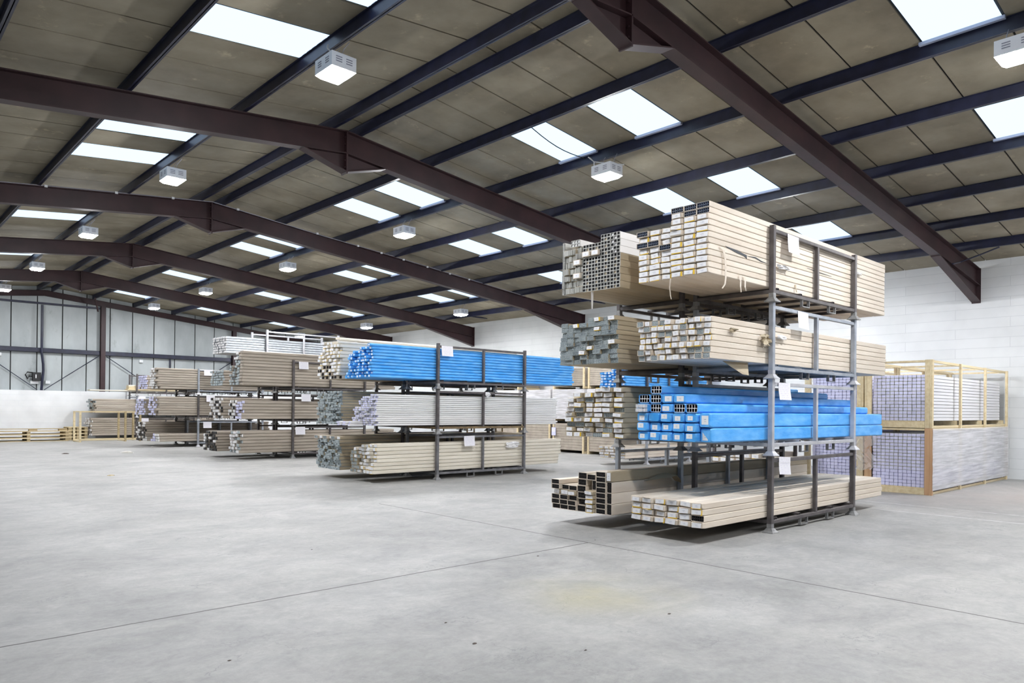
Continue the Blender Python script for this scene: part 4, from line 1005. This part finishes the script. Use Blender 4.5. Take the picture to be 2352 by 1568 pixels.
crumple('crumpled brown paper bunch left of the first post, third tier', (8.91, yf, 2.53), (.20, .07, .17), 5, M['paperdull'], 5)
crumple('crumpled white film right of the first post, third tier', (9.38, yf, 2.60), (.26, .05, .07), 5, M['whitepvc'], 6)
crumple('small white torn film tuft, top tier past the last post', (11.88, yf, 3.80), (.22, .05, .05), 4, M['whitepvc'], 8)
crumple('small torn paper tuft on the third tier pack side', (8.13, yf, 2.60), (.14, .05, .06), 4, M['paperdull'], 9)
crumple('white torn film on the lower packs of the second row', (12.2, 13.09, .72), (.42, .05, .16), 5, M['whitepvc'], 12)
crumple('white film scrap on the white bars rail, second row', (11.3, 13.0, 1.93), (.14, .05, .12), 4, M['lilacside'], 13)
# raised paper flap on the rear ground packs and a sagging sheet under the third tier
q = MB(); q.loft([[(8.25, 6.16, .62), (8.25, 6.10, .625)], [(8.55, 6.12, .70), (8.55, 5.98, .66)], [(8.75, 6.13, .70), (8.78, 5.98, .68)], [(8.88, 6.14, .64), (8.90, 6.0, .61)], [(8.98, 6.15, .58), (9.0, 6.06, .56)]], cap=False, close=False)
o = q.build('loose_paper_flap', M['paperdull']); o.modifiers.new('thickness', 'SOLIDIFY').thickness = .003; tag(o, 'loose brown paper flap lifting off the rear ground tier packs', 'torn paper')
q = MB(); q.quad([(8.15, 4.9, 2.225), (8.7, 4.86, 2.225), (8.62, 4.80, 2.06), (8.5, 4.82, 2.07)]); o = q.build('sagging_paper', M['paperdull']); o.modifiers.new('thickness', 'SOLIDIFY').thickness = .003
tag(o, 'brown paper sheet sagging below the third tier packs', 'torn paper')

# ------------------------------------------------------------------ pallets and timber frame near the gable
def pallet(x, y, z, w, d, label, h=.145):
    root = empty('pallet', (x, y, z)); tag(root, label, 'pallet', 'pallets near the gable')
    for yy in (0, d/2-.05, d-.1):
        q = MB(); q.cbox(0, w, yy, yy+.1, 0, .022, .003); q.build('base_board', M['wood'], root)
        for xx in (0, w/2-.06, w-.12):
            q = MB(); q.cbox(xx, xx+.12, yy, yy+.1, .022, h-.022, .004); q.build('block', M['woodold'], root)
    n = 6
    for i in range(n):
        a = d*i/n
        q = MB(); q.cbox(0, w, a, a+d/n*.78, h-.022, h, .003); q.build('deck_board', M['wood'], root)
for i in range(3): pallet(4.6, 36.75-.25, i*.147, 2.95, 1.1, 'long pale softwood pallet by the gable, %s of three' % ('bottom', 'middle', 'top')[i])
for i, (x, w) in enumerate(((4.7, .3), (6.1, .3), (7.2, .3))):
    q = MB(); q.cbox(x, x+w, 36.6, 36.8, .441, .52, .005); tag(q.build('timber_block', M['wood']), 'timber block on the long pallets, %s from the frame edge' % ORD[i], 'block', 'blocks on the pallets')
q = MB(); q.cbox(4.55, 7.5, 36.55, 37.0, .521, .545, .004); tag(q.build('plywood_sheet', M['woodold']), 'thin weathered panel laid over blocks on the long pallets', 'panel')
for i in range(4): pallet(7.66, 37.05, i*.147, .75, 1.0, 'old pallet beside the timber frame, %s up' % ORD[i])
root = empty('empty_crate', (7.62, 34.95, 0)); tag(root, 'empty open timber crate skeleton standing on the floor before the fifth row', 'crate')
for xx in (0, 1.75, 2.35):
    for yy in (0, 1.05):
        q = MB(); q.cbox(xx, xx+.075, yy, yy+.10, 0, 1.31, .004); q.build('upright', M['wood'] if xx == 0 else M['woodold'], root)
for zz in (.06, 1.26):
    for yy in (.012, 1.062):
        for xa, xb in ((.076, 1.749), (1.826, 2.349), (2.426, 4.2)):
            q = MB(); q.cbox(xa, xb, yy, yy+.045, zz, zz+.05, .003); q.build('long_rail', M['wood'], root)
for xx in (.01, 1.78):
    for zz in (0, 1.26):
        q = MB(); q.cbox(xx, xx+.05, .101, 1.049, zz, zz+.05, .003); q.build('cross_rail', M['wood'], root)

# ------------------------------------------------------------------ gable steelwork and fittings
yc = YG-.36
def column(x, w, label, z0=2.21, y=None, m='beam'):
    q = MB(); z1 = zt(x)-.26; y = y or YG-.22
    for dy in (-.11, .10): q.box(x-w/2, x+w/2, y+dy-.0, y+dy+.012, z0, z1)
    q.box(x-.006, x+.006, y-.098, y+.10, z0, z1); return tag(q.build('gable_column', M[m]), label, 'column', 'gable steel columns')
column(9.33, .20, 'maroon steel column on the grey gable wall, left of the racks')
column(15.60, .20, 'maroon steel column on the gable wall behind the galvanised sections')
column(3.05, .20, 'maroon steel column on the gable wall beyond the pallets')
for xa, xb in ((3.16, 9.22), (9.44, 15.49), (15.71, XW-.05)):
    q = MB(); q.box(xa, xb, YG-.20, YG-.19, 3.93, 4.13); q.box(xa, xb, YG-.20, YG-.08, 4.12, 4.13); q.box(xa, xb, YG-.20, YG-.08, 3.93, 3.94)
    tag(q.build('sheeting_rail', M['purlin']), 'dark horizontal steel rail at mid height of the gable, starting at %.0f metres across' % xa, 'rail', 'gable rails')
q = MB(); q.box(3.16, 9.22, YG-.20, YG-.12, 6.10, 6.19); tag(q.build('sheeting_rail', M['purlin']), 'thin dark rail just below the gable beam', 'rail', 'gable rails')
for i, (a, c) in enumerate((((4.55, 3.89), (6.72, 2.24)), ((6.98, 2.24), (9.18, 3.89)), ((9.5, 3.89), (11.9, 2.25)), ((13.2, 2.3), (15.45, 3.89)))):
    q = MB(); q.tube([(a[0], YG-.16, a[1]), (c[0], YG-.16, c[1])], .018, 6)
    tag(q.build('brace_rod', M['purlin']), 'slender diagonal brace rod on the gable, %s from the pallet end' % ORD[i], 'brace', 'gable brace rods')
q = MB(); q.tube([(6.86, YG-.27, 6.06), (6.86, YG-.27, 3.9), (6.92, YG-.27, 3.4), (6.93, YG-.27, 3.1), (6.86, YG-.27, 2.22)], .055, 8); tag(q.build('gable_duct', M['purlin']), 'dark slightly bent vertical duct beside the black wall box', 'pipe')
q = MB(); q.tube([(12.40, YG-.12, 3.925), (12.40, YG-.12, 2.22)], .05, 8); tag(q.build('gable_duct', M['purlin']), 'short dark vertical post below the gable rail above the cartons', 'pipe')
root = empty('wall_floodlight', (6.62, YG-.2, 2.62)); tag(root, 'black boxy floodlight with curled cable on the gable wall', 'light fitting')
q = MB(); q.cbox(-.10, .24, -.02, .15, .02, .40, .02); q.build('housing', M['black'], root)
q = MB(); q.box(.02, .06, -.026, -.02, .14, .30); q.build('badge', M['whitebox'], root)
q = MB(); q.tube([(-.08, .05, .38), (-.28, .03, .40), (-.36, .02, .28), (-.26, .02, .10), (-.22, .02, .22), (-.1, .02, .2)], .03, 6); q.build('cable', M['black'], root)
for x, z, w, nm in ((6.62, 2.58, .30, 'under the black floodlight'), (7.14, 2.60, .18, 'right of the duct'), (5.30, 3.78, .16, 'below the mid rail near the pallets'), (11.06, 3.76, .16, 'below the mid rail above the cartons')):
    q = MB(); q.cbox(x-w/2, x+w/2, YG-.12, YG-.001, z-.08, z+.06, .01); tag(q.build('junction_box', M['whitebox']), 'small white electrical box %s on the gable' % nm, 'electrical box', 'gable electrical boxes')
root = empty('knee_brace', (9.05, YG-.5, 5.95)); q = MB(); q.loft([[(-.03, 0, 0), (.03, 0, 0), (.03, .05, 0), (-.03, .05, 0)], [(-.30, -.6, .56), (-.24, -.6, .56), (-.24, -.55, .56), (-.30, -.55, .56)]]); q.build('strut', M['beam'], root); tag(root, 'short reddish knee brace from gable column up to the purlin', 'brace')

# ------------------------------------------------------------------ scraps on the floor
for i, (x, y, s, m, nm) in enumerate(((5.63, 5.61, .035, 'debrisdark', 'dark scrap by the floor joint crossing'), (6.86, 5.85, .03, 'debrisdark', 'tiny dark scrap just before the black packs'), (4.83, 3.35, .04, 'debrisdark', 'dark leaf scrap on the bare floor right of centre'),
        (3.21, 3.80, .045, 'debrisdark', 'dark curled scrap on the bare floor near centre'), (3.68, 3.21, .03, 'debrisdark', 'tiny dark scrap nearest the bottom edge'), (3.36, 4.31, .03, 'debrisdark', 'tiny dark scrap beyond the curled one'), (1.84, 4.56, .03, 'debrisdark', 'small dark scrap on the floor far from the racks'),
        (7.20, 26.44, .30, 'debris', 'crumpled white paper scrap on the floor before the third row'), (8.97, 29.83, .10, 'debris', 'white scrap under the fourth row packs'), (5.5, 27.0, .14, 'debrisdark', 'brown scrap on the floor left of the third row'), (4.6, 18.2, .10, 'woodold', 'straw coloured scrap on the floor well before the second row'), (3.94, 7.5, .03, 'debrisdark', 'tiny dark scrap between the joint and second row'))):
    rng = random.Random(i); q = MB(); n = 7; s *= .4 if s < .06 else .7
    rg = [[(s*k*math.cos(6.283*j/n)*(1+.5*rng.uniform(-1, 1)), s*k*.7*math.sin(6.283*j/n)*(1+.5*rng.uniform(-1, 1)), z*s) for j in range(n)] for k, z in ((1, 0), (.9, .12), (.4, .3))]
    q.loft(rg); o = q.build('floor_scrap', M[m]); o.location = (x, y, .001); tag(o, nm, 'scrap')
print('objects', len(SC.objects))
